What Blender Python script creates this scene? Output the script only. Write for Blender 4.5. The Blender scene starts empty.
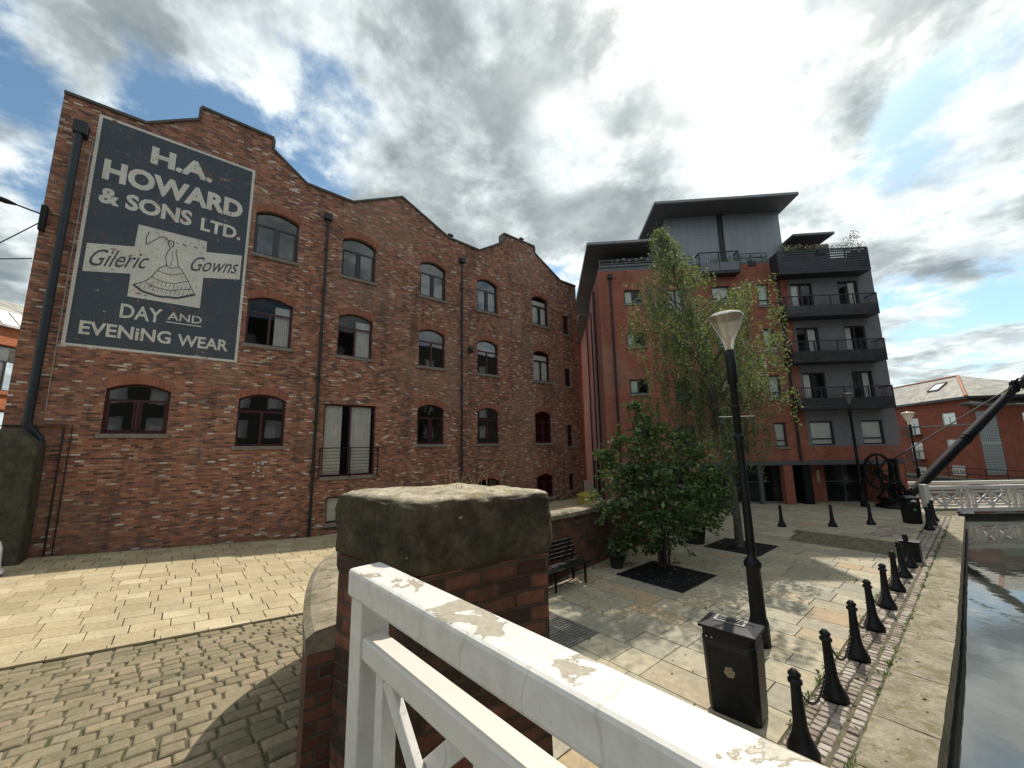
import bpy, math, random
import numpy as np
from mathutils import Vector, Matrix
random.seed(7); rng=np.random.default_rng(7)
PI=math.pi; rad=math.radians
sc=bpy.context.scene
col=sc.collection

# ------------------------------------------------------------------ mesh builder
class MB:
    def __init__(s): s.v=[];s.f=[];s.uv={};s.mi={};s.cur=0;s.sm=set()
    def add(s,vs,fs,smooth=False):
        o=len(s.v); s.v+= [tuple(map(float,p)) for p in vs]
        for f in fs:
            i=len(s.f); s.f.append(tuple(o+k for k in f))
            if s.cur: s.mi[i]=s.cur
            if smooth: s.sm.add(i)
        return s
    def box(s,x0,x1,y0,y1,z0,z1):
        vs=[(x,y,z) for x in (x0,x1) for y in (y0,y1) for z in (z0,z1)]
        return s.add(vs,[(0,1,3,2),(4,6,7,5),(0,4,5,1),(2,3,7,6),(0,2,6,4),(1,5,7,3)])
    def obox(s,a,b,w,h,up=(0,0,1)):      # bar between points a and b, w sideways, h along up
        a=Vector(a);b=Vector(b);d=(b-a).normalized();u=Vector(up)
        if abs(d.dot(u))>.98: u=Vector((1,0,0))
        r=d.cross(u).normalized();u=r.cross(d).normalized()
        vs=[p+r*(sx*w/2)+u*(sz*h/2) for p in (a,b) for sx in(-1,1) for sz in (-1,1)]
        return s.add(vs,[(0,1,3,2),(4,6,7,5),(0,4,5,1),(2,3,7,6),(0,2,6,4),(1,5,7,3)])
    def tube(s,pts,r,n=8,caps=True):
        pts=[Vector(p) for p in pts]; rs=r if isinstance(r,(list,tuple)) else [r]*len(pts)
        o=[];prev=None
        for i,p in enumerate(pts):
            d=(pts[min(i+1,len(pts)-1)]-pts[max(i-1,0)]).normalized()
            if prev is None:
                u=Vector((0,0,1)) if abs(d.z)<.9 else Vector((1,0,0))
                a=d.cross(u).normalized()
            else: a=(prev-d*prev.dot(d)).normalized()
            prev=a;b=d.cross(a)
            o+=[p+(a*math.cos(2*PI*k/n)+b*math.sin(2*PI*k/n))*rs[i] for k in range(n)]
        fs=[(i*n+k,i*n+(k+1)%n,(i+1)*n+(k+1)%n,(i+1)*n+k) for i in range(len(pts)-1) for k in range(n)]
        s.add(o,fs,True)
        if caps:
            s.add(o[:n],[tuple(range(n))[::-1]]); s.add(o[-n:],[tuple(range(n))])
        return s
    def lathe(s,prof,n=16,c=(0,0,0),smooth=True):   # prof list of (r,z)
        o=[(c[0]+r*math.cos(2*PI*k/n),c[1]+r*math.sin(2*PI*k/n),c[2]+z) for r,z in prof for k in range(n)]
        fs=[(i*n+k,i*n+(k+1)%n,(i+1)*n+(k+1)%n,(i+1)*n+k) for i in range(len(prof)-1) for k in range(n)]
        s.add(o,fs,smooth)
        if prof[-1][0]>1e-4: s.add(o[-n:],[tuple(range(n))])
        return s
    def prism(s,poly,z0,z1):            # poly xy ccw
        n=len(poly);vs=[(x,y,z0) for x,y in poly]+[(x,y,z1) for x,y in poly]
        return s.add(vs,[tuple(range(n))[::-1],tuple(range(n,2*n))]+[(i,(i+1)%n,(i+1)%n+n,i+n) for i in range(n)])
    def prism_x(s,poly,x0,x1):          # poly in (y,z), extruded along x
        n=len(poly);vs=[(x0,y,z) for y,z in poly]+[(x1,y,z) for y,z in poly]
        return s.add(vs,[tuple(range(n))[::-1],tuple(range(n,2*n))]+[(i,(i+1)%n,(i+1)%n+n,i+n) for i in range(n)])
    def build(s,name,mats,parent=None,bevel=0,loc=None,rotz=0):
        me=bpy.data.meshes.new(name); me.from_pydata(s.v,[],s.f)
        if not isinstance(mats,(list,tuple)): mats=[mats]
        for m in mats: me.materials.append(m)
        for i,k in s.mi.items(): me.polygons[i].material_index=k
        for i in s.sm: me.polygons[i].use_smooth=True
        if s.uv:
            l=me.uv_layers.new(name='UVMap')
            for i,p in enumerate(me.polygons):
                if i in s.uv:
                    for li,uv in zip(p.loop_indices,s.uv[i]): l.data[li].uv=uv
        me.update()
        o=bpy.data.objects.new(name,me); col.objects.link(o)
        if parent: o.parent=parent
        if loc: o.location=loc
        if rotz: o.rotation_euler=(0,0,rotz)
        if bevel:
            b=o.modifiers.new('bevel','BEVEL'); b.width=bevel;b.segments=2;b.limit_method='ANGLE';b.angle_limit=rad(40)
        return o
def tag(o,label=None,cat=None,group=None,kind=None):
    if label:o['label']=label
    if cat:o['category']=cat
    if group:o['group']=group
    if kind:o['kind']=kind
    return o
def thing(name,label,cat,loc=(0,0,0),rotz=0,group=None):
    o=bpy.data.objects.new(name,None);col.objects.link(o);o.location=loc;o.rotation_euler=(0,0,rotz)
    o.empty_display_size=.2
    return tag(o,label,cat,group)
def dup(root,loc,rotz=None,label=None):
    r=root.copy();col.objects.link(r);r.location=loc
    if rotz is not None:r.rotation_euler=(0,0,rotz)
    if label:r['label']=label
    for ch in list(root.children):
        c=ch.copy();col.objects.link(c);c.parent=r
        for g in list(ch.children):
            d=g.copy();col.objects.link(d);d.parent=c
    return r
# ------------------------------------------------------------------ materials
class NT:
    def __init__(s,name):
        s.m=bpy.data.materials.new(name);s.m.use_nodes=True;s.t=s.m.node_tree
        s.b=s.t.nodes['Principled BSDF'];s.out=s.t.nodes['Material Output']
    def n(s,typ,**kw):
        nd=s.t.nodes.new(typ)
        for k,v in kw.items():
            if k.startswith('i_'):
                key=k[2:].replace('_',' ')
                s.set(nd,key,v)
            else: setattr(nd,k,v)
        return nd
    def set(s,nd,key,v):
        sock=nd.inputs[int(key)] if key.isdigit() else nd.inputs[key]
        if isinstance(v,bpy.types.NodeSocket): s.t.links.new(v,sock)
        else: sock.default_value=v
    def l(s,a,b): s.t.links.new(a,b)
    def math(s,op,a,b=0,c=0):
        nd=s.n('ShaderNodeMath',operation=op);s.set(nd,'0',a);s.set(nd,'1',b);s.set(nd,'2',c);return nd.outputs[0]
    def mix(s,f,a,b,mode='MIX'):
        nd=s.n('ShaderNodeMix',data_type='RGBA',blend_type=mode)
        s.set(nd,'0',f)
        for k,v in ((6,a),(7,b)):
            if isinstance(v,bpy.types.NodeSocket): s.l(v,nd.inputs[k])
            else: nd.inputs[k].default_value=(*v,1) if len(v)==3 else v
        return nd.outputs[2]
    def ramp(s,f,stops,interp='LINEAR'):
        nd=s.n('ShaderNodeValToRGB');r=nd.color_ramp;r.interpolation=interp
        while len(r.elements)<len(stops): r.elements.new(.5)
        for e,(p,c) in zip(r.elements,stops):
            e.position=p;e.color=(*c,1) if len(c)==3 else c
        s.l(f,nd.inputs[0]);return nd.outputs[0]
    def fr(s,f,a,b):   # remap clamp to 0..1
        nd=s.n('ShaderNodeMapRange');nd.interpolation_type='SMOOTHSTEP';s.l(f,nd.inputs[0]);nd.inputs[1].default_value=a;nd.inputs[2].default_value=b;return nd.outputs[0]
    def obj(s): return s.n('ShaderNodeTexCoord').outputs['Object']
    def noise(s,vec,scale,detail=4,rough=.6,dist=0):
        nd=s.n('ShaderNodeTexNoise');nd.inputs['Scale'].default_value=scale;nd.inputs['Detail'].default_value=detail;nd.inputs['Roughness'].default_value=rough;nd.inputs['Distortion'].default_value=dist
        if vec is not None:s.l(vec,nd.inputs['Vector'])
        return nd.outputs[0]
    def bump(s,h,strength=.5,dist=.01):
        nd=s.n('ShaderNodeBump');nd.inputs['Strength'].default_value=strength;nd.inputs['Distance'].default_value=dist
        s.l(h,nd.inputs['Height']);s.l(nd.outputs[0],s.b.inputs['Normal']);return nd
    def col(s,c):
        if isinstance(c,bpy.types.NodeSocket): s.l(c,s.b.inputs['Base Color'])
        else: s.b.inputs['Base Color'].default_value=(*c,1)
    def p(s,**kw):
        for k,v in kw.items():
            s.b.inputs[{'rough':'Roughness','metal':'Metallic','spec':'Specular IOR Level','trans':'Transmission Weight','ior':'IOR','coat':'Coat Weight'}[k]].default_value=v
        return s
def simple(name,c,rough=.6,metal=0,var=.25,scale=6,spec=.5,bump=.15,bscale=60):
    t=NT(name);o=t.obj();n=t.noise(o,scale,6,.65)
    dark=tuple(x*(1-var) for x in c);lit=tuple(min(1,x*(1+var)) for x in c)
    t.col(t.ramp(n,[(.3,dark),(.7,lit)]));t.p(rough=rough,metal=metal,spec=spec)
    if bump: t.bump(t.noise(o,bscale,3),bump,.004)
    return t.m
def boxuv(t,uvmode):
    if uvmode:
        return t.n('ShaderNodeTexCoord').outputs['UV']
    tc=t.n('ShaderNodeTexCoord');sx=t.n('ShaderNodeSeparateXYZ');t.l(tc.outputs['Object'],sx.inputs[0])
    sn=t.n('ShaderNodeSeparateXYZ');t.l(tc.outputs['Normal'],sn.inputs[0])
    k=t.math('GREATER_THAN',t.math('ABSOLUTE',sn.outputs[0]),.6)
    u=t.math('ADD',t.math('MULTIPLY',sx.outputs[1],k),t.math('MULTIPLY',sx.outputs[0],t.math('SUBTRACT',1,k)))
    cb=t.n('ShaderNodeCombineXYZ');t.l(u,cb.inputs[0]);t.l(sx.outputs[2],cb.inputs[1]);return cb.outputs[0]
def brickmat(name,stops,mortar,bw=.24,bh=.08,uv=False,wob=.02,rough=.85,stain=.35,mort=.01,bump=.6,paint=None,stainc=(.05,.04,.035),stain_lo=.5,bias=0,moss=None,streak=0):
    t=NT(name);v=boxuv(t,uv)
    nz=t.n('ShaderNodeTexNoise');nz.inputs['Scale'].default_value=3;t.l(v,nz.inputs['Vector'])
    vm=t.n('ShaderNodeVectorMath',operation='MULTIPLY_ADD');t.l(nz.outputs['Color'],vm.inputs[0]);vm.inputs[1].default_value=(wob,wob,0);t.l(v,vm.inputs[2])
    br=t.n('ShaderNodeTexBrick');t.l(vm.outputs[0],br.inputs['Vector'])
    br.inputs['Color1'].default_value=(0,0,0,1);br.inputs['Color2'].default_value=(1,1,1,1);br.inputs['Mortar'].default_value=(.5,.5,.5,1)
    br.inputs['Scale'].default_value=1;br.inputs['Brick Width'].default_value=bw;br.inputs['Row Height'].default_value=bh
    br.inputs['Mortar Size'].default_value=mort;br.inputs['Mortar Smooth'].default_value=.3;br.inputs['Bias'].default_value=bias
    base=t.ramp(br.outputs['Color'],stops,'CONSTANT' if len(stops)>3 else 'LINEAR')
    big=t.noise(v,.5,8,.62);fine=t.noise(v,30,4,.7)
    base=t.mix(t.math('MULTIPLY',fine,.55),base,tuple(x*.3 for x in mortar),'MULTIPLY') if False else base
    c=t.mix(br.outputs['Fac'],base,mortar)
    c=t.mix(t.math('MULTIPLY',t.fr(big,stain_lo,stain_lo+.2),stain),c,stainc)
    hue=t.noise(v,1.4,5,.7)
    c=t.mix(.5,c,t.ramp(hue,[(.3,(.55,.55,.55)),(.7,(1.3,1.25,1.2))]),'MULTIPLY')
    c=t.mix(.45,c,t.ramp(fine,[(.3,(.6,.6,.6)),(.7,(1.35,1.35,1.35))]),'MULTIPLY')
    if streak:
        mp=t.n('ShaderNodeMapping');mp.inputs['Scale'].default_value=(1.6,.16,1);t.l(v,mp.inputs[0])
        sn_=t.noise(mp.outputs[0],1.0,8,.65);c=t.mix(t.math('MULTIPLY',t.fr(sn_,.50,.68),streak),c,(.055,.042,.035))
        pt_=t.noise(v,.23,3,.5);c=t.mix(t.math('MULTIPLY',t.fr(pt_,.5,.6),.28),c,(.36,.24,.17))
    if moss:
        c=t.mix(t.math('MULTIPLY',t.fr(t.noise(v,2.3,6,.7),.52,.62),.8),c,moss)
    if paint:
        pc,lo,hi=paint
        wear=t.noise(v,7,8,.75);wear2=t.noise(v,1.2,5,.6)
        w=t.fr(t.math('ADD',wear,t.math('MULTIPLY',t.math('SUBTRACT',wear2,.5),.5)),lo,hi)
        w=t.math('MAXIMUM',w,t.math('MULTIPLY',br.outputs['Fac'],.6))
        pcol=t.mix(.6,pc,t.ramp(fine,[(.3,(.7,.7,.7)),(.7,(1.3,1.3,1.3))]),'MULTIPLY')
        pcol=t.mix(.5,pcol,t.ramp(hue,[(.3,(.75,.75,.75)),(.7,(1.2,1.2,1.2))]),'MULTIPLY')
        c=t.mix(w,pcol,c)
    t.col(c);t.p(rough=rough,spec=.3)
    h=t.math('ADD',t.math('MULTIPLY',t.math('SUBTRACT',1,br.outputs['Fac']),1.0),t.math('MULTIPLY',fine,.6))
    h=t.math('ADD',h,t.math('MULTIPLY',t.math('SUBTRACT',br.outputs['Color'],.5) ,.25))
    t.bump(h,bump,.012)
    return t.m
M={}
WST=[(0,(.12,.06,.045)),(.12,(.25,.10,.065)),(.3,(.37,.145,.085)),(.5,(.45,.185,.105)),(.66,(.30,.125,.09)),(.78,(.47,.24,.15)),(.87,(.17,.105,.09)),(.92,(.52,.36,.26)),(.972,(.66,.60,.51))]
M['wbrick']=brickmat('warehouse_brick',WST,(.24,.18,.135),bw=.20,bh=.062,stain=.3,wob=.03,mort=.007,streak=.55)
M['wbrick_dark']=brickmat('warehouse_side_brick',[(p,tuple(x*.75 for x in c)) for p,c in WST],(.18,.13,.10),stain=.5)
M['arch']=brickmat('arch_brick',[(0,(.24,.08,.05)),(.5,(.36,.13,.075)),(1,(.30,.10,.06))],(.25,.17,.12),bw=.09,bh=.3,uv=True,wob=.01,stain=.15)
M['paint_blue']=brickmat('sign_blue_paint',WST,(.05,.06,.07),bw=.20,bh=.062,mort=.007,paint=((.075,.092,.112),.565,.70),stain=0)
M['paint_white']=brickmat('sign_white_paint',WST,(.4,.36,.3),bw=.20,bh=.062,mort=.007,paint=((.70,.67,.59),.60,.66),stain=0)
M['paint_ink']=brickmat('sign_ink_paint',WST,(.1,.1,.1),bw=.20,bh=.062,mort=.007,paint=((.09,.10,.115),.60,.70),stain=0)
RST=[(0,(.26,.085,.055)),(.5,(.38,.125,.078)),(1,(.32,.105,.07))]
M['rbrick']=brickmat('modern_red_brick',RST,(.24,.12,.09),bw=.225,bh=.075,stain=.2,streak=.3,wob=0,bump=.25,mort=.007)
M['rbrick2']=brickmat('riverside_red_brick',[(0,(.24,.065,.035)),(1,(.32,.09,.05))],(.2,.1,.07),bw=.225,bh=.075,stain=.2,wob=0,bump=.2,mort=.006)
M['obrick']=brickmat('orange_brick',[(0,(.38,.12,.05)),(1,(.5,.17,.075))],(.3,.15,.09),bw=.225,bh=.075,stain=.1,wob=0,bump=.2,mort=.006)
M['wall']=brickmat('old_wall_brick',[(0,(.08,.04,.03)),(.5,(.17,.065,.04)),(1,(.24,.10,.06))],(.11,.09,.07),uv=True,stain=.6,stainc=(.035,.035,.028),stain_lo=.42,wob=.03)
M['pier']=brickmat('pier_brick',[(0,(.08,.03,.022)),(.4,(.21,.07,.042)),(.75,(.31,.115,.065)),(1,(.14,.05,.036))],(.11,.08,.055),bw=.23,bh=.095,uv=True,stain=.85,stainc=(.035,.026,.016),stain_lo=.40,wob=.05,bump=1,mort=.011)
def stone(name,c1,c2,moss=None,mossamt=.5,scale=2.5,bump=.8,rough=.9,white=None,bd=.02,toponly=False):
    t=NT(name);o=t.obj();a=t.noise(o,scale,9,.7);b=t.noise(o,scale*7,6,.7)
    c=t.ramp(a,[(.3,c1),(.7,c2)])
    c=t.mix(.6,c,t.ramp(b,[(.3,(.55,.55,.55)),(.7,(1.35,1.35,1.35))]),'MULTIPLY')
    if moss:
        m=t.fr(t.noise(o,scale*1.3,8,.65,.5),.62-mossamt*.25,.72-mossamt*.25);c=t.mix(t.math('MULTIPLY',m,.8),c,moss)
    if white:
        m=t.fr(t.noise(o,scale*5,5,.6),.66,.7);c=t.mix(m,c,white)
    t.col(c);t.p(rough=rough,spec=.25)
    t.bump(t.math('ADD',t.math('MULTIPLY',a,.8),t.math('MULTIPLY',b,.6)),bump,bd);return t.m
M['sill']=stone('sill_stone',(.16,.14,.12),(.28,.25,.21),scale=4,bump=.3)
M['coping_dark']=stone('parapet_stone',(.07,.065,.06),(.15,.14,.125),scale=2)
M['coping']=stone('quay_stone',(.17,.145,.10),(.36,.31,.22),moss=(.15,.135,.06),mossamt=.45,scale=3.2,bump=1,bd=.03,white=(.42,.38,.3))
M['wallcop']=stone('wall_coping_stone',(.17,.14,.095),(.36,.30,.21),moss=(.14,.13,.07),mossamt=.5,scale=3,bump=1,white=(.4,.36,.28))
M['quaywall']=stone('quay_wall_stone',(.03,.03,.025),(.09,.085,.07),moss=(.04,.05,.02),mossamt=.6,scale=2)
def capmat():
    t=NT('pier_cap_stone');o=t.obj();a=t.noise(o,4,9,.72);b=t.noise(o,26,6,.7)
    c=t.ramp(a,[(.3,(.022,.017,.011)),(.5,(.065,.052,.034)),(.72,(.16,.125,.078))])
    m=t.fr(t.noise(o,3.1,7,.65,.6),.50,.60);c=t.mix(t.math('MULTIPLY',m,.6),c,(.085,.072,.03))
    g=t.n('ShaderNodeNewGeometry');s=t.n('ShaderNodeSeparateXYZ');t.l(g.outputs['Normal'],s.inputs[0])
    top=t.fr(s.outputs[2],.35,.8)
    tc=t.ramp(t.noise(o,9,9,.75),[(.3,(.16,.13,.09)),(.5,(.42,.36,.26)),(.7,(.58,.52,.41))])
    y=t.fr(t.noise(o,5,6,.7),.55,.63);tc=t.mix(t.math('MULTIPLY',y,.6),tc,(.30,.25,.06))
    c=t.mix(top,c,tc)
    w=t.fr(t.noise(o,11,2,.5),.735,.75);c=t.mix(t.math('MULTIPLY',w,.5),c,(.5,.46,.36))
    c=t.mix(.6,c,t.ramp(b,[(.3,(.5,.5,.5)),(.7,(1.4,1.4,1.4))]),'MULTIPLY')
    t.col(c);t.p(rough=.95,spec=.2);t.bump(t.math('ADD',a,t.math('MULTIPLY',b,.7)),1,.03);return t.m
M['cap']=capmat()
def blocks(name,stops,rough=.85,stain=(.3,.27,.2),amt=.3,bump=.5,sc2=20,spots=None):
    t=NT(name);g=t.n('ShaderNodeNewGeometry');o=t.obj()
    c=t.ramp(g.outputs['Random Per Island'],stops)
    a=t.noise(o,1.1,8,.65);b=t.noise(o,sc2,6,.7)
    c=t.mix(t.math('MULTIPLY',t.fr(a,.45,.62),amt),c,stain)
    c=t.mix(.7,c,t.ramp(b,[(.28,(.62,.62,.62)),(.72,(1.3,1.3,1.3))]),'MULTIPLY')
    if spots:
        m=t.fr(t.noise(o,9,3,.5),.68,.70);c=t.mix(t.math('MULTIPLY',m,.6),c,spots)
    t.col(c);t.p(rough=rough,spec=.3);t.bump(b,bump,.008);return t.m
M['yblock']=blocks('yellow_paving_block',[(0,(.33,.265,.155)),(.4,(.44,.36,.22)),(.7,(.39,.32,.20)),(1,(.50,.42,.27))],stain=(.26,.21,.13),amt=.35,bump=.3,spots=(.24,.2,.13))
M['sett']=blocks('granite_sett',[(0,(.16,.13,.08)),(.3,(.25,.205,.13)),(.6,(.20,.165,.10)),(.85,(.29,.23,.145)),(1,(.25,.19,.13))],stain=(.10,.10,.05),amt=.4,bump=.8)
M['sett2']=blocks('quay_sett',[(0,(.2,.15,.12)),(.5,(.32,.26,.21)),(1,(.42,.37,.31))],stain=(.15,.12,.08),amt=.4,bump=.8)
M['flag']=blocks('york_stone_flag',[(0,(.31,.265,.18)),(.2,(.41,.35,.24)),(.38,(.33,.30,.225)),(.55,(.43,.37,.255)),(.7,(.27,.25,.195)),(.84,(.35,.30,.215)),(.95,(.40,.29,.17)),(1,(.36,.25,.16))],stain=(.25,.235,.175),amt=.5,bump=.35,sc2=9)
M['joint']=stone('joint_dirt',(.08,.07,.045),(.14,.12,.075),moss=(.05,.065,.02),mossamt=.5,scale=3)
M['yjoint']=stone('yellow_joint_sand',(.11,.085,.05),(.17,.135,.085),scale=3)
M['ground']=stone('far_ground',(.16,.145,.12),(.24,.22,.18),scale=.6)
M['gravel']=stone('rough_gravel',(.09,.08,.05),(.27,.24,.17),moss=(.08,.09,.03),mossamt=.4,scale=8,bd=.03)
M['black']=simple('black_iron_paint',(.006,.007,.008),.42,0,.7,9,spec=.28,bump=.25,bscale=35)
M['blackd']=simple('dull_black_metal',(.010,.010,.011),.6,0,.4,5,spec=.3)
M['maroon']=simple('maroon_window_paint',(.055,.012,.016),.4,0,.2,4)
M['frame_dark']=simple('dark_window_frame',(.025,.022,.025),.4,0,.2,4)
M['pipe']=simple('downpipe_paint',(.010,.011,.013),.5,0,.3,5)
M['duct']=simple('blue_grey_duct',(.010,.014,.02),.5,0,.35,2)
M['white_t']=None
def railmat():
    t=NT('flaking_white_paint');o=t.obj()
    n=t.noise(o,2.6,8,.60,.3);g=t.n('ShaderNodeNewGeometry');s=t.n('ShaderNodeSeparateXYZ');t.l(g.outputs['Normal'],s.inputs[0])
    top=t.fr(s.outputs[2],.3,.9)
    chip=t.math('MULTIPLY',t.fr(n,.588,.596),top)
    edge=t.math('MULTIPLY',t.fr(n,.578,.592),top)
    d=t.noise(o,14,6,.7);dd=t.noise(o,60,5,.7)
    white=t.ramp(d,[(.3,(.58,.545,.49)),(.65,(.70,.67,.62))])
    spots=t.fr(t.noise(o,38,3,.6),.70,.74)
    white=t.mix(t.math('MULTIPLY',spots,.55),white,(.3,.25,.18))
    cr=t.n('ShaderNodeTexWave');cr.inputs['Scale'].default_value=1.3;cr.inputs['Distortion'].default_value=7;cr.inputs['Detail'].default_value=4;t.l(o,cr.inputs['Vector'])
    white=t.mix(t.math('MULTIPLY',t.fr(cr.outputs[0],.006,.0),.3),white,(.33,.28,.22))
    bare=t.ramp(dd,[(.3,(.30,.26,.19)),(.7,(.46,.41,.32))])
    c=t.mix(edge,white,(.3,.25,.19));c=t.mix(chip,c,bare)
    t.col(c);t.p(rough=.42)
    t.bump(t.math('ADD',t.math('MULTIPLY',t.math('SUBTRACT',1,chip),.6),t.math('MULTIPLY',dd,.12)),.5,.006);return t.m
M['rail']=railmat()
M['white']=simple('white_paint',(.66,.62,.56),.45,0,.08,5)
M['whiteframe']=simple('white_window_frame',(.72,.72,.70),.4,0,.08,4)
def glass(name,tint=(.5,.52,.52),rough=.015,ior=2.0):
    t=NT(name);t.t.nodes.remove(t.b)
    tr=t.n('ShaderNodeBsdfTransparent');tr.inputs[0].default_value=(*tint,1)
    gl=t.n('ShaderNodeBsdfGlossy');gl.inputs['Roughness'].default_value=rough;gl.inputs[0].default_value=(1,1,1,1)
    fr=t.n('ShaderNodeFresnel');fr.inputs[0].default_value=ior
    o=t.obj();b=t.n('ShaderNodeBump');b.inputs['Strength'].default_value=.05;b.inputs['Distance'].default_value=.03
    t.l(t.noise(o,1.3,2),b.inputs['Height']);t.l(b.outputs[0],gl.inputs['Normal']);t.l(b.outputs[0],fr.inputs['Normal'])
    mx=t.n('ShaderNodeMixShader');t.l(fr.outputs[0],mx.inputs[0]);t.l(tr.outputs[0],mx.inputs[1]);t.l(gl.outputs[0],mx.inputs[2]);t.l(mx.outputs[0],t.out.inputs[0]);return t.m
def leafless():
    t=NT('frosted_lantern_glass');t.t.nodes.remove(t.b);a=t.n('ShaderNodeBsdfTranslucent');a.inputs[0].default_value=(.85,.8,.7,1);b=t.n('ShaderNodeBsdfTransparent');b.inputs[0].default_value=(.85,.83,.78,1);g=t.n('ShaderNodeBsdfGlossy');g.inputs['Roughness'].default_value=.15
    m1=t.n('ShaderNodeMixShader');m1.inputs[0].default_value=.45;t.l(a.outputs[0],m1.inputs[1]);t.l(b.outputs[0],m1.inputs[2]);m2=t.n('ShaderNodeMixShader');m2.inputs[0].default_value=.12;t.l(m1.outputs[0],m2.inputs[1]);t.l(g.outputs[0],m2.inputs[2]);t.l(m2.outputs[0],t.out.inputs[0]);return t.m
M['glass']=glass('window_glass',(.30,.32,.32));M['bglass']=glass('blind_window_glass',(.95,.96,.96),ior=1.45);M['lglass']=leafless()
M['curtain']=simple('curtain_cloth',(.85,.83,.78),.8,0,.1,3)
M['blind']=simple('roller_blind',(.80,.80,.74),.8,0,.06,3)
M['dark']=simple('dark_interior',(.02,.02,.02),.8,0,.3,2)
M['render']=simple('grey_render',(.18,.175,.185),.85,0,.16,1.2)
def clad():
    t=NT('grey_cladding');v=boxuv(t,False);br=t.n('ShaderNodeTexBrick');t.l(v,br.inputs[0]);br.offset=0
    br.inputs['Scale'].default_value=1;br.inputs['Brick Width'].default_value=.42;br.inputs['Row Height'].default_value=1.3;br.inputs['Mortar Size'].default_value=.008
    br.inputs['Color1'].default_value=(.23,.245,.27,1);br.inputs['Color2'].default_value=(.26,.275,.30,1);br.inputs['Mortar'].default_value=(.14,.15,.17,1)
    t.col(br.outputs[0]);t.p(rough=.45,metal=.3);return t.m
M['clad']=clad()
M['roofgrey']=simple('roof_soffit_grey',(.105,.11,.12),.6,0,.1,1)
M['steel']=simple('grey_steel_beam',(.10,.105,.115),.5,.2,.15,2)
M['balc']=simple('balcony_metal',(.022,.026,.034),.5,0,.3,3)
M['gglass']=glass('balcony_glass',(.16,.18,.20),.25)
def slate():
    t=NT('roof_slate');o=t.obj();s=t.n('ShaderNodeSeparateXYZ');t.l(o,s.inputs[0]);c=t.n('ShaderNodeCombineXYZ');t.l(s.outputs[1],c.inputs[0]);t.l(t.math('ADD',s.outputs[2],t.math('MULTIPLY',s.outputs[0],.3)),c.inputs[1])
    br=t.n('ShaderNodeTexBrick');t.l(c.outputs[0],br.inputs[0]);br.inputs['Scale'].default_value=1;br.inputs['Brick Width'].default_value=.35;br.inputs['Row Height'].default_value=.16;br.inputs['Mortar Size'].default_value=.006
    br.inputs['Color1'].default_value=(.25,.23,.19,1);br.inputs['Color2'].default_value=(.42,.39,.33,1);br.inputs['Mortar'].default_value=(.12,.11,.10,1)
    n=t.noise(o,1.5,8,.7);cc=t.mix(.7,br.outputs[0],t.ramp(n,[(.35,(.55,.55,.55)),(.65,(1.25,1.25,1.2))]),'MULTIPLY');t.col(cc);t.p(rough=.6);t.bump(br.outputs['Fac'],.3,.01);return t.m
M['slate']=slate()
M['ridge']=simple('terracotta_ridge',(.42,.17,.09),.8)
M['yellow']=simple('yellow_plastic',(.42,.32,.06),.5,0,.12,3)
M['red']=simple('red_sign_paint',(.45,.03,.03),.5,0,.1)
M['pot']=simple('black_planter',(.02,.02,.02),.6)
M['silver']=simple('silver_metal',(.62,.62,.62),.28,.9,.1,8)
M['rosette']=simple('worn_gold_emblem',(.30,.25,.17),.6,0,.3,30)
M['greenlogo']=simple('green_emblem',(.05,.2,.10),.6)
M['bark']=stone('dark_bark',(.03,.025,.02),(.09,.075,.055),scale=9)
M['birchbark']=stone('birch_bark',(.04,.035,.03),(.16,.145,.12),scale=5,bump=.5)
def leafmat(name,stops,trans=.35):
    t=NT(name);g=t.n('ShaderNodeNewGeometry');c=t.ramp(g.outputs['Random Per Island'],stops);t.col(c);t.p(rough=.62,spec=.3)
    tl=t.n('ShaderNodeBsdfTranslucent');t.l(t.mix(.5,c,(.25,.32,.03)),tl.inputs[0])
    mx=t.n('ShaderNodeMixShader');mx.inputs[0].default_value=trans;t.l(t.b.outputs[0],mx.inputs[1]);t.l(tl.outputs[0],mx.inputs[2]);t.l(mx.outputs[0],t.out.inputs[0]);return t.m
M['leaf']=leafmat('bush_leaf',[(0,(.03,.06,.025)),(.5,(.055,.115,.04)),(.8,(.11,.18,.065)),(1,(.24,.29,.14))],.34)
M['birchleaf']=leafmat('birch_leaf',[(0,(.07,.105,.06)),(.6,(.125,.165,.095)),(1,(.22,.25,.155))],.42)
M['flower']=leafmat('pink_blossom',[(0,(.45,.2,.25)),(1,(.6,.42,.45))],.3)
M['redleaf']=leafmat('purple_terrace_flowers',[(0,(.07,.05,.05)),(.6,(.12,.07,.08)),(1,(.28,.16,.18))],.2)
M['drygrass']=simple('dry_grass',(.35,.28,.14),.8)
def water():
    t=NT('canal_water');o=t.obj();t.col(t.ramp(t.noise(o,.5,4),[(.3,(.03,.034,.028)),(.7,(.055,.058,.048))]));t.p(rough=.02,ior=2.0)
    t.bump(t.noise(o,1.6,3,.5),.10,.03);return t.m
M['water']=water()
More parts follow.
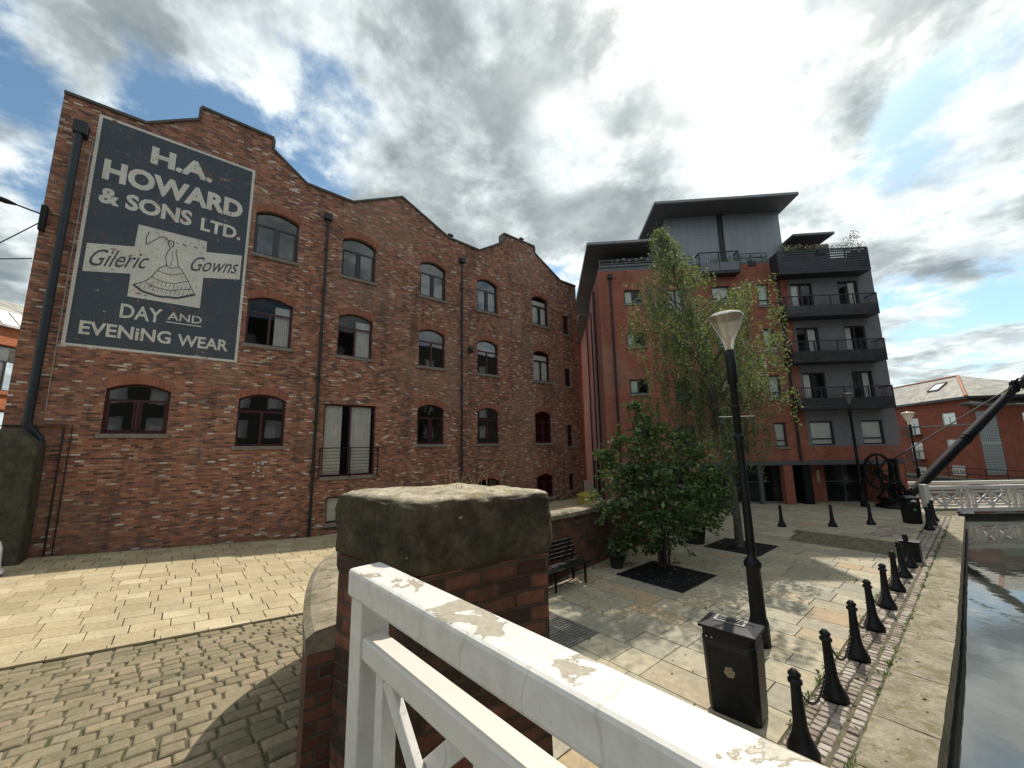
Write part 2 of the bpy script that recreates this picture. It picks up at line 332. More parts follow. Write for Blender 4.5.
# ------------------------------------------------------------------ facade tools
def clean(a): return sorted(set(round(x,4) for x in a))
def arch_z(o,y):
    r=o.get('rise',0)
    if not r:return o['z1']
    t=(y-(o['y0']+o['y1'])/2)/((o['y1']-o['y0'])/2);return o['z1']+r*(1-t*t)
def facade(mb,prof,ops,zb,depth=.2,x=0):
    # prof: polyline (y,z); may have vertical steps
    ys=[p[0] for p in prof]
    for o in ops:
        n=8 if o.get('rise') else 1
        ys+=[o['y0']+(o['y1']-o['y0'])*k/n for k in range(n+1)]
    ys=clean(ys)
    def top(y,side):
        for (a,za),(b,zb_) in zip(prof,prof[1:]):
            if b-a<1e-6: continue
            if (a-1e-6<=y<=b+1e-6) and ((side>0 and y<b-1e-6) or (side<0 and y>a+1e-6)):
                return za+(zb_-za)*(y-a)/(b-a)
    for a,b in zip(ys,ys[1:]):
        m=(a+b)/2;cur=(zb,zb)
        for o in sorted([o for o in ops if o['y0']<m<o['y1']],key=lambda o:o['z0']):
            mb.add([(x,a,cur[0]),(x,b,cur[1]),(x,b,o['z0']),(x,a,o['z0'])],[(0,1,2,3)])
            cur=(arch_z(o,a),arch_z(o,b))
        mb.add([(x,a,cur[0]),(x,b,cur[1]),(x,b,top(b,-1)),(x,a,top(a,1))],[(0,1,2,3)])
    for o in ops:
        pts=outline(o)
        n=len(pts)
        for i in range(n):
            (a,za),(b,zb2)=pts[i],pts[(i+1)%n]
            mb.add([(x,a,za),(x,b,zb2),(x-depth,b,zb2),(x-depth,a,za)],[(0,1,2,3)])
def outline(o,inset=0):
    y0,y1,z0=o['y0']+inset,o['y1']-inset,o['z0']+inset
    if not o.get('rise'): return [(y0,z0),(y1,z0),(y1,o['z1']-inset),(y0,o['z1']-inset)]
    pts=[(y0,z0),(y1,z0)]
    for k in range(9):
        y=y1+(y0-y1)*k/8; pts.append((y,arch_z(o,min(max(y,o['y0']),o['y1']))-inset))
    return pts
def ring(mb,o,inset,x0,x1):
    A=outline(o);B=outline(o,inset);n=len(A)
    for i in range(n):
        j=(i+1)%n
        q=[A[i],A[j],B[j],B[i]]
        vs=[(x1,*p) for p in q]+[(x0,*p) for p in q]
        mb.add(vs,[(0,1,2,3),(7,6,5,4),(0,4,5,1),(2,6,7,3)])
def arch_part(o,parent,name='brick_arch',h=.3):
    mb=MB();n=10
    for k in range(n):
        y0=o['y0']-.06+(o['y1']-o['y0']+.12)*k/n;y1=o['y0']-.06+(o['y1']-o['y0']+.12)*(k+1)/n
        f=lambda y:arch_z(o,min(max(y,o['y0']),o['y1']))
        i=len(mb.f)
        mb.add([(.004,y0,f(y0)+.002),(.004,y1,f(y1)+.002),(.004,y1,f(y1)+h),(.004,y0,f(y0)+h)],[(0,1,2,3)])
        mb.uv[i]=[(y0,.001),(y1,.001),(y1,.299),(y0,.299)]
    mb.build(name,M['arch'],parent)
def window(o,parent,fm,style='tm',name='window',dx=-.14,sill=True,sillm=None,behind=None,arch=False,transom=.66,gm=None):
    mb=MB();fw=.07;ring(mb,o,fw,dx-.05,dx)
    yc=(o['y0']+o['y1'])/2;w=o['y1']-o['y0'];zt=o['z0']+(arch_z(o,yc)-o['z0'])*transom
    if 't' in style: mb.box(dx-.045,dx+.003,o['y0']+fw,o['y1']-fw,zt-.035,zt+.035)
    if 'm' in style: mb.box(dx-.047,dx+.006,yc-.04,yc+.04,o['z0']+fw,zt-.035 if 't' in style else arch_z(o,yc)-fw)
    if 'b' in style:
        z=o['z0']+(o['z1']-o['z0'])*.26;mb.box(dx-.045,dx+.003,o['y0']+fw,o['y1']-fw,z-.03,z+.03)
    if 's' in style: # opened inner sash outline
        for s in(-1,1):
            a=yc+s*.06 if s>0 else o['y0']+fw+.01;b=o['y1']-fw-.01 if s>0 else yc-.06
            for (p,q,r,t_) in ((a,a+.04,o['z0']+fw,zt-.04),(b-.04,b,o['z0']+fw,zt-.04),(a,b,o['z0']+fw,o['z0']+fw+.045)): mb.box(dx-.02,dx+.012,p,q,r,t_)
    W=mb.build(name,fm,parent)
    g=MB();pts=outline(o,fw*.6);g.add([(dx-.03,*p) for p in pts],[tuple(range(len(pts)))]);g.build('pane',gm or (M['bglass'] if behind else M['glass']),W)
    if sill:
        s=MB();s.box(-.05,.07,o['y0']-.08,o['y1']+.08,o['z0']-.13,o['z0']-.004);s.build('sill',sillm or M['sill'],W,bevel=.01)
    if arch: arch_part(o,W)
    if behind:
        c=MB();kind,fy0,fy1=behind;mat=M['curtain'] if kind=='curtain' else M['blind']
        a=o['y0']+w*fy0;b=o['y0']+w*fy1;zt2=o['z1']-.05
        if kind=='curtain':
            n=24;vs=[];
            for k in range(n+1):
                y=a+(b-a)*k/n;xx=dx-.14+.03*math.sin(k*1.9)
                vs+=[(xx,y,o['z0']+.02),(xx,y,zt2)]
            c.add(vs,[(2*k,2*k+2,2*k+3,2*k+1) for k in range(n)],True)
        else: c.box(dx-.10,dx-.09,a,b,o['z0']+(.06 if len(behind)<4 else 0),zt2)
        c.build(kind,mat,W)
    return W
# ------------------------------------------------------------------ CAMERA
f=390.;pit=math.atan(f/2434.);ro=-rad(.99);Yw=rad(50)
def rt(v):
    x,y,z=v;return Vector((x*math.cos(Yw)-y*math.sin(Yw),x*math.sin(Yw)+y*math.cos(Yw),z))
F=rt((0,math.cos(pit),math.sin(pit)));R0=rt((1,0,0));U0=rt((0,-math.sin(pit),math.cos(pit)))
Rr=R0*math.cos(ro)+U0*math.sin(ro);Uu=-R0*math.sin(ro)+U0*math.cos(ro)
cam=bpy.data.cameras.new('camera');co=bpy.data.objects.new('camera',cam);col.objects.link(co)
mw=Matrix((( Rr.x,Uu.x,-F.x,0),(Rr.y,Uu.y,-F.y,0),(Rr.z,Uu.z,-F.z,3.2),(0,0,0,1)));co.matrix_world=mw
cam.sensor_width=36;cam.lens=f/1024*36;cam.clip_start=.05;cam.clip_end=3000;sc.camera=co
# ------------------------------------------------------------------ LIGHT
SAZ=-11.5;SEL=51.5
sv=Vector((math.sin(rad(SAZ))*math.cos(rad(SEL)),math.cos(rad(SAZ))*math.cos(rad(SEL)),math.sin(rad(SEL))))
sl=bpy.data.lights.new('sun','SUN');sl.energy=3.3;sl.angle=rad(.6);sl.color=(1,.94,.84)
so=bpy.data.objects.new('sun',sl);col.objects.link(so);so.rotation_euler=sv.to_track_quat('Z','Y').to_euler();so.location=(0,0,40)
wd=bpy.data.worlds.new('World');sc.world=wd;wd.use_nodes=True
class WN(NT):
    def __init__(s):
        s.t=wd.node_tree;s.b=s.t.nodes['Background'];s.out=s.t.nodes['World Output']
w=WN();sky=w.n('ShaderNodeTexSky');sky.sky_type='NISHITA';sky.sun_disc=False;sky.sun_elevation=rad(SEL);sky.sun_rotation=rad(SAZ);sky.altitude=50;sky.dust_density=1.2;sky.ozone_density=1.2
tc=w.n('ShaderNodeTexCoord');D=tc.outputs['Generated'];sp=w.n('ShaderNodeSeparateXYZ');w.l(D,sp.inputs[0])
zz=w.math('ADD',w.math('MAXIMUM',sp.outputs[2],.02),.22)
cb=w.n('ShaderNodeCombineXYZ');w.l(w.math('DIVIDE',sp.outputs[0],zz),cb.inputs[0]);w.l(w.math('DIVIDE',sp.outputs[1],zz),cb.inputs[1]);cb.inputs[2].default_value=3.7
P=cb.outputs[0]
def dotto(v):
    v=Vector(v).normalized();nd=w.n('ShaderNodeVectorMath',operation='DOT_PRODUCT');w.l(D,nd.inputs[0]);nd.inputs[1].default_value=v;return nd.outputs['Value']
def blob(v,rdeg,soft):  # 1 inside angular radius
    return w.fr(dotto(v),math.cos(rad(rdeg+soft)),math.cos(rad(max(rdeg-soft,0))))
n1=w.noise(P,2.2,12,.60,.15);n2=w.noise(P,5.5,10,.6,.1)
n3=w.noise(P,3.3,10,.58,.15)
field=w.math('ADD',w.math('MULTIPLY',n1,.75),w.math('MULTIPLY',n2,.30))
CLEAR=[((-.82,.08,.57),8,7,.15),((-.842,-.125,.524),8,6,.15),((-.93,-.10,.40),6,5,.12),((.04,.88,.47),6,6,.15),((-.33,.62,.715),3,3,.05),((.001,.96,.27),7,5,.12),((-.15,.70,.70),3,3,.06)]
CLOUD=[((-.613,.315,.725),15,9,.10),((-.54,.5,.66),15,9,.06),((-.777,-.12,.62),4,4,.12),((-.72,0.0,.69),4,4,.10),((.03,.68,.73),12,8,.14),((.09,.86,.49),3,3,.12),((-.02,.93,.36),4,4,.06),((-.95,-.27,.40),5,4,.10),((-.9,-.3,.55),5,5,.06),((-.36,.73,.57),13,7,.06),((-.2,.83,.52),8,5,.03),((-.95,-.2,.2),8,4,.12),((.10,.90,.38),6,5,.14),((-.12,.96,.2),9,5,.08)]
cov=field
for v,r_,s_,a_ in CLEAR: cov=w.math('SUBTRACT',cov,w.math('MULTIPLY',blob(v,r_,s_),a_))
for v,r_,s_,a_ in CLOUD: cov=w.math('ADD',cov,w.math('MULTIPLY',blob(v,r_,s_),a_))
mask=w.fr(cov,.42,.54);thick=w.fr(w.math('ADD',cov,w.math('MULTIPLY',w.math('SUBTRACT',n3,.5),1.1)),.47,.70)
thick=w.math('MULTIPLY',thick,w.math('SUBTRACT',1,w.math('MULTIPLY',blob((-.20,.70,.69),6,7),.55)))
thick=w.math('MULTIPLY',thick,w.math('SUBTRACT',1,w.math('MULTIPLY',blob((-.50,.577,.645),3.5,4),.8)))
thick=w.math('MULTIPLY',thick,w.math('SUBTRACT',1,w.math('MULTIPLY',blob((-.21,.80,.56),4,5),.5)))
sd=dotto(sv);glow=w.math('POWER',w.math('MAXIMUM',sd,0),9);glow2=w.math('POWER',w.math('MAXIMUM',sd,0),60)
edge=w.ramp(n2,[(.33,(.62,.65,.67)),(.67,(1.2,1.18,1.14))])
K=8.6
def sc3(cx,k): return tuple(x*k for x in cx)
thin=w.mix(glow,sc3((.74,.80,.82),K),sc3((1.02,1.05,1.0),K))
thin=w.mix(glow2,thin,sc3((2.3,2.3,2.15),K))
thickc=w.mix(glow,sc3((.29,.33,.345),K),sc3((.42,.455,.455),K))
cl=w.mix(thick,thin,thickc);cl=w.mix(w.math('MULTIPLY',w.fr(w.noise(P,8,9,.65,.2),.5,.66),.45),cl,sc3((.50,.56,.58),K));cl=w.mix(1,cl,edge,'MULTIPLY')
skyc=w.mix(1,w.mix(.06,sky.outputs[0],sc3((.6,.66,.66),K)),(.66,.84,.86),'MULTIPLY')
fin=w.mix(w.math('MULTIPLY',mask,.97),skyc,cl)
w.l(fin,w.b.inputs[0]);w.b.inputs[1].default_value=.112
sc.view_settings.view_transform='Standard';sc.view_settings.look='None';sc.view_settings.exposure=0.60;sc.view_settings.gamma=1
try: sc.view_settings.use_curve_mapping=False
except: pass
sc.render.engine='CYCLES'
# ------------------------------------------------------------------ GROUND
WL=-.38
LAND=[(-200,-200),(-.95,-200),(-.95,0),(-.95,10),(-1.1,25.05),(-1.4,29.6),(-5,34.5),(-9,40),(-14,50),(-24,64),(-200,200)]
m=MB();m.prism(LAND,-1.6,-.012);tag(m.build('ground',M['ground']),kind='structure')
BANK=[(8,42.5),(3,47.0),(-4.8,55),(-16,70),(-60,300),(300,300),(300,42.5)]
m=MB();m.prism(BANK,-1.6,-.2);tag(m.build('far_bank',M['ground']),kind='structure')
m=MB();m.add([(-400,-400,WL),(900,-400,WL),(900,900,WL),(-400,900,WL)],[(0,1,2,3)]);tag(m.build('water',M['water']),kind='structure')
def S(t): t=min(max(t,0),1);return t*t*(3-2*t)*.5+t*.5
def zb(y): return min(.075*max(0,3.9-y),1.1)
def zr(x,y):
    b=zb(y)
    k=min(max((x+8.7)/5.7,0),1)
    fade=1-S((y-1.2)/6.)
    return b+max(1.0-b,0)*k*fade if y<7.2 else b
def sheet(name,x0,x1,y0,y1,mat,dz,n=40):
    m=MB();vs=[]
    for i in range(n+1):
        for j in range(n+1):
            x=x0+(x1-x0)*i/n;y=y0+(y1-y0)*j/n;vs.append((x,y,zr(x,y)+dz))
    m.add(vs,[(i*(n+1)+j,(i+1)*(n+1)+j,(i+1)*(n+1)+j+1,i*(n+1)+j+1) for i in range(n) for j in range(n)],True)
    return tag(m.build(name,mat),kind='structure')
sheet('street_base',-16.6,-8.7,-16,20,M['yjoint'],.006)
sheet('carriageway_base',-8.7,-2.0,-16,.68,M['joint'],-.012,60)
# carriageway beyond the wing wall start (between kerb line and the wall)
WO=[(-3.0,.74),(-3.5,.83),(-4.2,1.02),(-4.9,1.3),(-5.6,1.8),(-6.3,2.6),(-6.85,3.6),(-7.2,5),(-7.45,7),(-7.7,9.5),(-8.0,12),(-8.35,15),(-8.9,18.2)]
WI=[(-2.95,1.2),(-3.45,1.27),(-4.0,1.45),(-4.6,1.72),(-5.2,2.15),(-5.85,2.88),(-6.38,3.8),(-6.75,5.1),(-7.0,7.05),(-7.25,9.5),(-7.54,11.8),(-7.9,15),(-8.45,18.3)]
def wall_x(y):   # outer face x at y
    p=[q for q in WO]
    if y<=p[0][1]:return -2.0
    for (xa,ya),(xb,yb) in zip(p,p[1:]):
        if ya<=y<=yb:return xa+(xb-xa)*(y-ya)/(yb-ya)
    return -8.9
m=MB();vs=[];n=60
for i in range(n+1):
    y=.68+19.3*i/n
    for j in range(17):
        x=-8.7+(min(wall_x(y)+.2,-3)+8.7)*j/16;vs.append((x,y,zr(x,y)-.012+(.02 if y>7 else .0)))
m.add(vs,[(i*17+j,(i+1)*17+j,(i+1)*17+j+1,i*17+j+1) for i in range(n) for j in range(16)],True)
tag(m.build('carriageway_verge',M['joint']),kind='structure')
def sett(m,cx,cy,lx,ly,zf,h=.05,jit=.012,inset=.014,tilt=.012,rot=0):
    # rounded block lying on surface zf
    a=lx/2;b=ly/2;vs=[];dz=random.uniform(-tilt,tilt)*.6;tx=random.uniform(-tilt,tilt)/a*.3;ty=random.uniform(-tilt,tilt)/b*.3
    c=[(-a,-b),(a,-b),(a,b),(-a,b)];c=[(x+random.uniform(-jit,jit),y+random.uniform(-jit,jit)) for x,y in c]
    cr,sr=math.cos(rot),math.sin(rot)
    for k,z in ((0,-h),(0,-inset*.9),(.45,-inset*.25),(1.1,0)):
        for x,y in c:
            xx=x-math.copysign(inset*k,x);yy=y-math.copysign(inset*k,y)
            X=cx+xx*cr-yy*sr;Y=cy+xx*sr+yy*cr
            vs.append((X,Y,zf(X,Y)+z+dz+tx*x+ty*y))
    fs=[(12,13,14,15)]
    for r in range(3):
        for k in range(4): fs.append((r*4+k,r*4+(k+1)%4,r*4+4+(k+1)%4,r*4+4+k))
    m.add(vs,fs,False)
# street: yellow blocks
m=MB();x=-8.98
while x>-16.5:
    w_=.4;y=-12+random.uniform(0,.5)
    while y<19.5:
        l=random.choice([.44,.48,.52,.5]);sett(m,x-w_/2+.2,y+l/2,w_-.012,l-.014,lambda a,b:zr(a,b)+.034,.035,.003,.006,.003);y+=l
    x-=w_
y=-12
while y<19.5:
    sett(m,-8.72,y+.3,.13,.59,lambda a,b:zr(a,b)+.036,.035,.003,.006,.002);y+=.6
tag(m.build('street_paving',M['yblock']),kind='structure')
# carriageway: old setts
m=MB();x=-8.6;row=0
while x<-2.0:
    w_=random.uniform(.18,.235);y=-9+random.uniform(0,.3)
    while y<9:
        l=random.uniform(.18,.29)
        if x+w_/2<wall_x(y+l/2)+.1 : sett(m,x+w_/2+.02*math.sin(y*.9+row),y+l/2,w_-.017,l-.019,lambda a,b:zr(a,b)+.010,.05,.012,.02,.008,random.uniform(-.03,.03))
        y+=l
    x+=w_;row+=1
tag(m.build('carriageway_setts',M['sett']),kind='structure')
# square flags
GR=[(-6.3,-4.6,8.55,10.25,'g'),(-6.05,-4.5,12.75,14.4,'g'),(-6.35,-4.67,4.1,5.78,'r')]
PATCH=[(-4.55,-1.95,15.45,17.5)]
def blocked(x0,x1,y0,y1):
    for a,b,c,d,_ in GR:
        if x1>a+.02 and x0<b-.02 and y1>c+.02 and y0<d-.02:return True
    for a,b,c,d in PATCH:
        if (x0+x1)/2>a and (x0+x1)/2<b and (y0+y1)/2>c and (y0+y1)/2<d:return True
    return False
m=MB();ys=[1.0]
cuts=sorted([4.1,5.78,8.55,10.25,12.75,14.4,15.45,17.5])
y=1.0;rows=[]
while y<31:
    h=random.choice([.42,.5,.56,.62])
    nx=[c for c in cuts if c>y+.01]
    if nx and y+h>nx[0]-.25: h=nx[0]-y
    rows.append((y,min(h,.8)));y+=min(h,.8)
flat=lambda a,b:.018
for y,h in rows:
    xl=-11 if y>19 else wall_x(y)+.1
    x=xl-random.uniform(0,.5)
    xc=sorted([g for a,b,c,d,_ in GR if y+h/2>c and y+h/2<d for g in (a,b)])
    while x<-1.86:
        l=random.choice([.5,.65,.8,.95,1.1])
        nx=[c for c in xc+[-1.84] if c>x+.01]
        if nx and x+l>nx[0]-.22: l=nx[0]-x
        if l>1.3:l=.9
        if not blocked(x,x+l,y,y+h): sett(m,x+l/2,y+h/2,l-.013,h-.013,flat,.03,.002,.005,.003)
        x+=l
tag(m.build('square_flagstones',M['flag']),kind='structure')
m=MB();m.add([(-7.4,.9,.002),(-1.2,.9,.002),(-1.2,29,.002),(-12,29,.002),(-12,18.5,.002),(-8.6,18.5,.002)],[(0,1,2,3,4,5)]);tag(m.build('square_base',M['joint']),kind='structure')
m=MB();m.add([(-4.55,15.45,.012),(-1.95,15.45,.012),(-1.95,17.5,.012),(-4.55,17.5,.012)],[(0,1,2,3)])
for i in range(1500):
    x=random.uniform(-4.5,-2);y=random.uniform(15.5,17.45);s=random.uniform(.015,.05)
    m.add([(x-s,y-s,.012),(x+s,y-s,.012),(x+s*.8,y+s,.012),(x-s,y+s,.012),(x,y,.012+s*.8)],[(0,1,4),(1,2,4),(2,3,4),(3,0,4)])
tag(m.build('gravel_patch',M['gravel']),kind='structure')
# quay strip of setts and coping
m=MB();y=1.0
while y<24.8:
    w_=.115
    for k,x in enumerate((-1.76,-1.635,-1.51,-1.385)):
        if y>4.6 or True: sett(m,x+random.uniform(-.006,.006)+ (.03 if k==3 else 0),y+(.05 if k%2 else 0),.112,w_-.018,flat,.03,.008,.014,.008)
    y+=w_
y=18.2
while y<20.6:
    x=-2.9
    while x<-1.9:
        sett(m,x,y,.13,.095,lambda a,b:.03,.03,.008,.012,.006);x+=.145
    y+=.11
tag(m.build('quay_setts',M['sett2']),kind='structure')
def copx(y): return -.72-max(0,y-10)*.014
m=MB();y=-6;
def copstone(m,y0,y1):
    nx,ny=6,10;vs=[];x0=-1.27
    for j in range(ny+1):
        yy=y0+.008+(y1-y0-.016)*j/ny
        for i in range(nx+1):
            x1=copx(yy);xx=x0+(x1-x0)*i/nx
            e=min(i,nx-i,j,ny-j)
            vs.append((xx+random.uniform(-.004,.004),yy,.035+random.uniform(-.004,.004)-(.014 if e==0 else 0)))
    b=len(vs)
    fs=[(j*(nx+1)+i,j*(nx+1)+i+1,(j+1)*(nx+1)+i+1,(j+1)*(nx+1)+i) for j in range(ny) for i in range(nx)]
    per=[i for i in range(nx+1)]+[(j)*(nx+1)+nx for j in range(1,ny+1)]+[ny*(nx+1)+i for i in range(nx-1,-1,-1)]+[j*(nx+1) for j in range(ny-1,0,-1)]
    for p_ in per: vs.append((vs[p_][0],vs[p_][1],-.28))
    n=len(per)
    for k in range(n): fs.append((per[k],b+k,b+(k+1)%n,per[(k+1)%n]))
    m.add(vs,fs,False)
while y<25.0:
    l=random.uniform(.95,2.1)
    if y+l>24.4:l=25.1-y
    copstone(m,y,y+l);y+=l
tag(m.build('quay_edge',M['coping']),kind='structure')
m=MB();m.prism([(-1.2,-10),(-.75,-10),(-.75,10),(-.965,25.08),(-1.4,25.08),(-1.2,10)],-1.2,-.2);tag(m.build('quay_face',M['quaywall']),kind='structure')
# ------------------------------------------------------------------ WAREHOUSE
WH=thing('brick_warehouse','long old red brick warehouse with a stepped gable parapet and a painted advert','building',(-16.6,0,0))
PROF=[(-3.72,14.08),(-1.88,14.07),(-.56,14.99),(-.56,15.5),(1.74,15.48),(1.74,14.99),(3.01,14.06),(4.87,14.02),(7.14,15.24),(9.77,14.03),(11.7,13.96),(13.46,15.06),(13.46,15.6),(15.95,15.6),(15.95,15.15),(18.23,13.95),(19.75,13.95)]
OPS=[];WIN=[]
cols=[(1.38,2.86),(4.54,6.0),(8.2,9.64),(11.57,13.0),(15.64,17.05)]
for (a,b) in cols:
    for z0,z1 in ((10.55,12.2),(7.05,8.72)):
        WIN.append(dict(y0=a,y1=b,z0=z0,z1=z1,rise=.22))
WIN.append(dict(y0=-1.9,y1=-.43,z0=3.78,z1=5.12,rise=.2))
for k in (0,2,3,4):
    a,b=cols[k];WIN.append(dict(y0=a,y1=b,z0=3.37,z1=5.03,rise=.2))
for k in (3,4):
    a,b=cols[k];WIN.append(dict(y0=a,y1=b,z0=.25,z1=1.4,rise=.2))
SM=[dict(y0=18.36,y1=18.95,z0=10.37,z1=11.62),dict(y0=18.36,y1=18.95,z0=6.93,z1=8.1),dict(y0=18.38,y1=18.92,z0=3.15,z1=4.5),dict(y0=18.38,y1=18.85,z0=.5,z1=1.5)]
BAS=dict(y0=4.45,y1=5.6,z0=.38,z1=1.38)
DOOR=dict(y0=4.2,y1=6.28,z0=2.15,z1=5.03)
OPS=WIN+SM+[BAS,DOOR]
m=MB();facade(m,PROF,OPS,-.4,.22)
# end walls + back
m.add([(0,-3.72,-.4),(0,-3.72,14.08),(-14,-3.72,14.08),(-14,-3.72,-.4)],[(0,1,2,3)])
m.add([(0,19.75,-.4),(0,19.75,13.95),(-14,19.75,13.95),(-14,19.75,-.4)],[(0,3,2,1)])
m.add([(-14,-3.72,-.4),(-14,19.75,-.4),(-14,19.75,14),(-14,-3.72,14)],[(0,3,2,1)])
# parapet back
for (a,za),(b,zb_) in zip(PROF,PROF[1:]):
    if b-a>1e-3: m.add([(-.34,a,13.3),(-.34,b,13.3),(-.34,b,zb_),(-.34,a,za)],[(0,3,2,1)])
m.build('wall',M['wbrick'],WH)
m=MB()
for (a,za),(b,zb_) in zip(PROF,PROF[1:]):
    if b-a>1e-3: m.add([(-.35,a,za-.45),(-.35,b,zb_-.45),(-14,b,zb_-.45),(-14,a,za-.45)],[(0,3,2,1)])
m.build('roof',M['slate'],WH)
m=MB()  # coping along the profile
for (a,za),(b,zb_) in zip(PROF,PROF[1:]):
    if b-a>1e-3:
        dz=.09
        vs=[(x,y,z+o) for (y,z) in((a,za),(b,zb_)) for x in (-.40,.07) for o in (.002,dz)]
        m.add(vs,[(0,1,3,2),(4,6,7,5),(0,4,5,1),(2,3,7,6),(0,2,6,4),(1,5,7,3)])
    else: m.box(-.40,.062,a-.045,a+.045,min(za,zb_)+.095,max(za,zb_)-.002)
m.build('parapet_coping',M['coping_dark'],WH)
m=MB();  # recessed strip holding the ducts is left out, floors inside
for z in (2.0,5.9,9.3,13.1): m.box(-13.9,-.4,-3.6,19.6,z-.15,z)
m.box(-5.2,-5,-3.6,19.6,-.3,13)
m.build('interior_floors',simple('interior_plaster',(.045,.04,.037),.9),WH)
beh={1:('curtain',.62,.95),4:('curtain',.1,.9),3:('curtain',.55,.95),9:('blind',.08,.92),8:('blind',.08,.92),13:('blind',.6,.9)}
for i,o in enumerate(WIN):
    hi=o['z0']>9; far=o['y0']>8 and False
    window(o,WH,M['maroon'] if not hi else M['frame_dark'],'tms' if i%2==0 else 'tm',arch=True,behind=beh.get(i) if i in (1,3,8,9) else None)
for o in SM: window(o,WH,M['frame_dark'],'')
window(BAS,WH,M['frame_dark'],'m',behind=('blind',.05,.95))
D_=window(DOOR,WH,M['maroon'],'m',name='french_window',behind=('curtain',.04,.36),sillm=M['sill'])
c=MB()
n=24;vs=[]
for k in range(n+1):
    y=5.3+.85*k/n;xx=-.28+.03*math.sin(k*1.7);vs+=[(xx,y,2.2),(xx,y,4.95)]
c.add(vs,[(2*k,2*k+2,2*k+3,2*k+1) for k in range(n)],True);c.build('curtain',M['curtain'],D_)
j=MB()
for k in range(9): j.tube([(.10,4.1,2.22+k*.13),(.10,6.38,2.22+k*.13)],.009 if k<8 else .022,6)
for y in (4.1,5.24,6.38): j.box(.085,.115,y-.018,y+.018,2.1,3.29)
for y in (4.1,6.38): j.box(0,.09,y-.015,y+.015,3.2,3.24);j.box(0,.09,y-.015,y+.015,2.25,2.28)
j.build('juliet_balcony',M['blackd'],WH)
# downpipes
def dpipe(par,y,z0,z1,mat,r=.055,x=.12,brk=True):
    p=MB();p.tube([(x,y,z0),(x,y,z1)],r,10)
    p.box(.02,x+.12,y-.14,y+.14,z1,z1+.26)
    z=z0+.6
    while z<z1:
        p.box(.0,x+r+.012,y-r-.02,y+r+.02,z,z+.05);z+=1.8
    return p.build('downpipe',mat,par,bevel=.006)
dpipe(WH,3.88,.0,12.75,M['pipe']);dpipe(WH,10.53,0,12.85,M['pipe'],.05)
p=MB();p.tube([(.22,-3.25,12.9),(.22,-3.25,4.1),(.22,-3.22,3.95),(.24,-2.98,3.62),(.24,-2.95,3.45),(.24,-2.95,.3)],.095,12);p.box(0.01,.34,-3.38,-3.08,12.8,13.2)
p.build('ventilation_duct',M['duct'],WH)
p=MB();p.tube([(.05,-2.98,12.9),(.07,-3.0,11.6),(.05,-3.02,9),(.05,-3.0,4.4)],.014,6);p.build('cable',simple('pale_cable',(.3,.29,.27),.6),WH)
p=MB();p.tube([(.04,-2.6,.5),(.04,-2.6,3.95),(.04,-3.7,3.98)],.02,6);p.tube([(.04,-2.45,.5),(.04,-2.45,4.02),(.04,-3.0,4.04)],.014,6);p.build('conduit',M['pipe'],WH)
p=MB();p.box(0,.1,.36,.48,4.78,4.93);p.tube([(.03,.42,4.78),(.03,.42,2.3)],.008,5);p.build('alarm_box',M['sill'],WH)
p=MB();
for (y,z) in ((2.0,2.75),(2.12,2.78),(2.25,2.74),(2.0,2.45),(2.0,2.34),(2.14,2.5),(2.2,2.3),(2.3,2.32),(2.13,2.62)): p.box(.002,.012,y-.035,y+.035,z-.022,z+.022)
p.build('white_patches',M['paint_white'],WH)
p=MB();p.lathe([(.0,0),(.13,0),(.13,.3),(.0,.3)],10,(.14,11.05,8.05));p.build('extractor_cowl',M['pipe'],WH)
# bird-like finials on the parapet
for y,z in ((9.95,14.13),(15.0,15.69)):
    p=MB();p.tube([(-.1,y,z),(-.1,y,z+.16)],.03,6);p.box(-.16,-.04,y-.16,y+.12,z+.14,z+.24);p.build('roof_vent',M['blackd'],WH)
# ------------------------------------------------------------------ PAINTED SIGN
SG=thing('painted_wall_sign','large faded dark blue painted gown-maker advert with white lettering on the brick','painted sign',(-16.6,0,0))
def plate(x,y0,y1,z0,z1,m=None):
    m=m or MB();m.add([(x,y0,z0),(x,y1,z0),(x,y1,z1),(x,y0,z1)],[(0,1,2,3)]);return m
def slab(m,pts,x0,x1):
    return m.prism_x(pts,x0,x1)
m=MB();m.box(.001,.006,-2.86,1.14,6.38,13.76);m.build('painted_background',M['paint_blue'],SG)
m=MB();m.box(.001,.009,-2.94,-2.86,6.3,13.84);m.box(.001,.009,1.14,1.22,6.3,13.84);m.box(.001,.009,-2.86,1.14,6.3,6.38);m.box(.001,.009,-2.86,1.14,13.76,13.84);m.build('painted_border',M['paint_white'],SG)
m=MB()
slab(m,[(-1.74,8.05),(.04,8.05),(.04,9.16),(1.06,9.37),(1.06,10.3),(.04,10.11),(.03,10.5),(-1.72,10.5),(-1.74,9.72),(-2.76,9.5),(-2.76,8.6),(-1.74,8.80)],.0065,.010)
m.build('painted_emblem',M['paint_white'],SG)
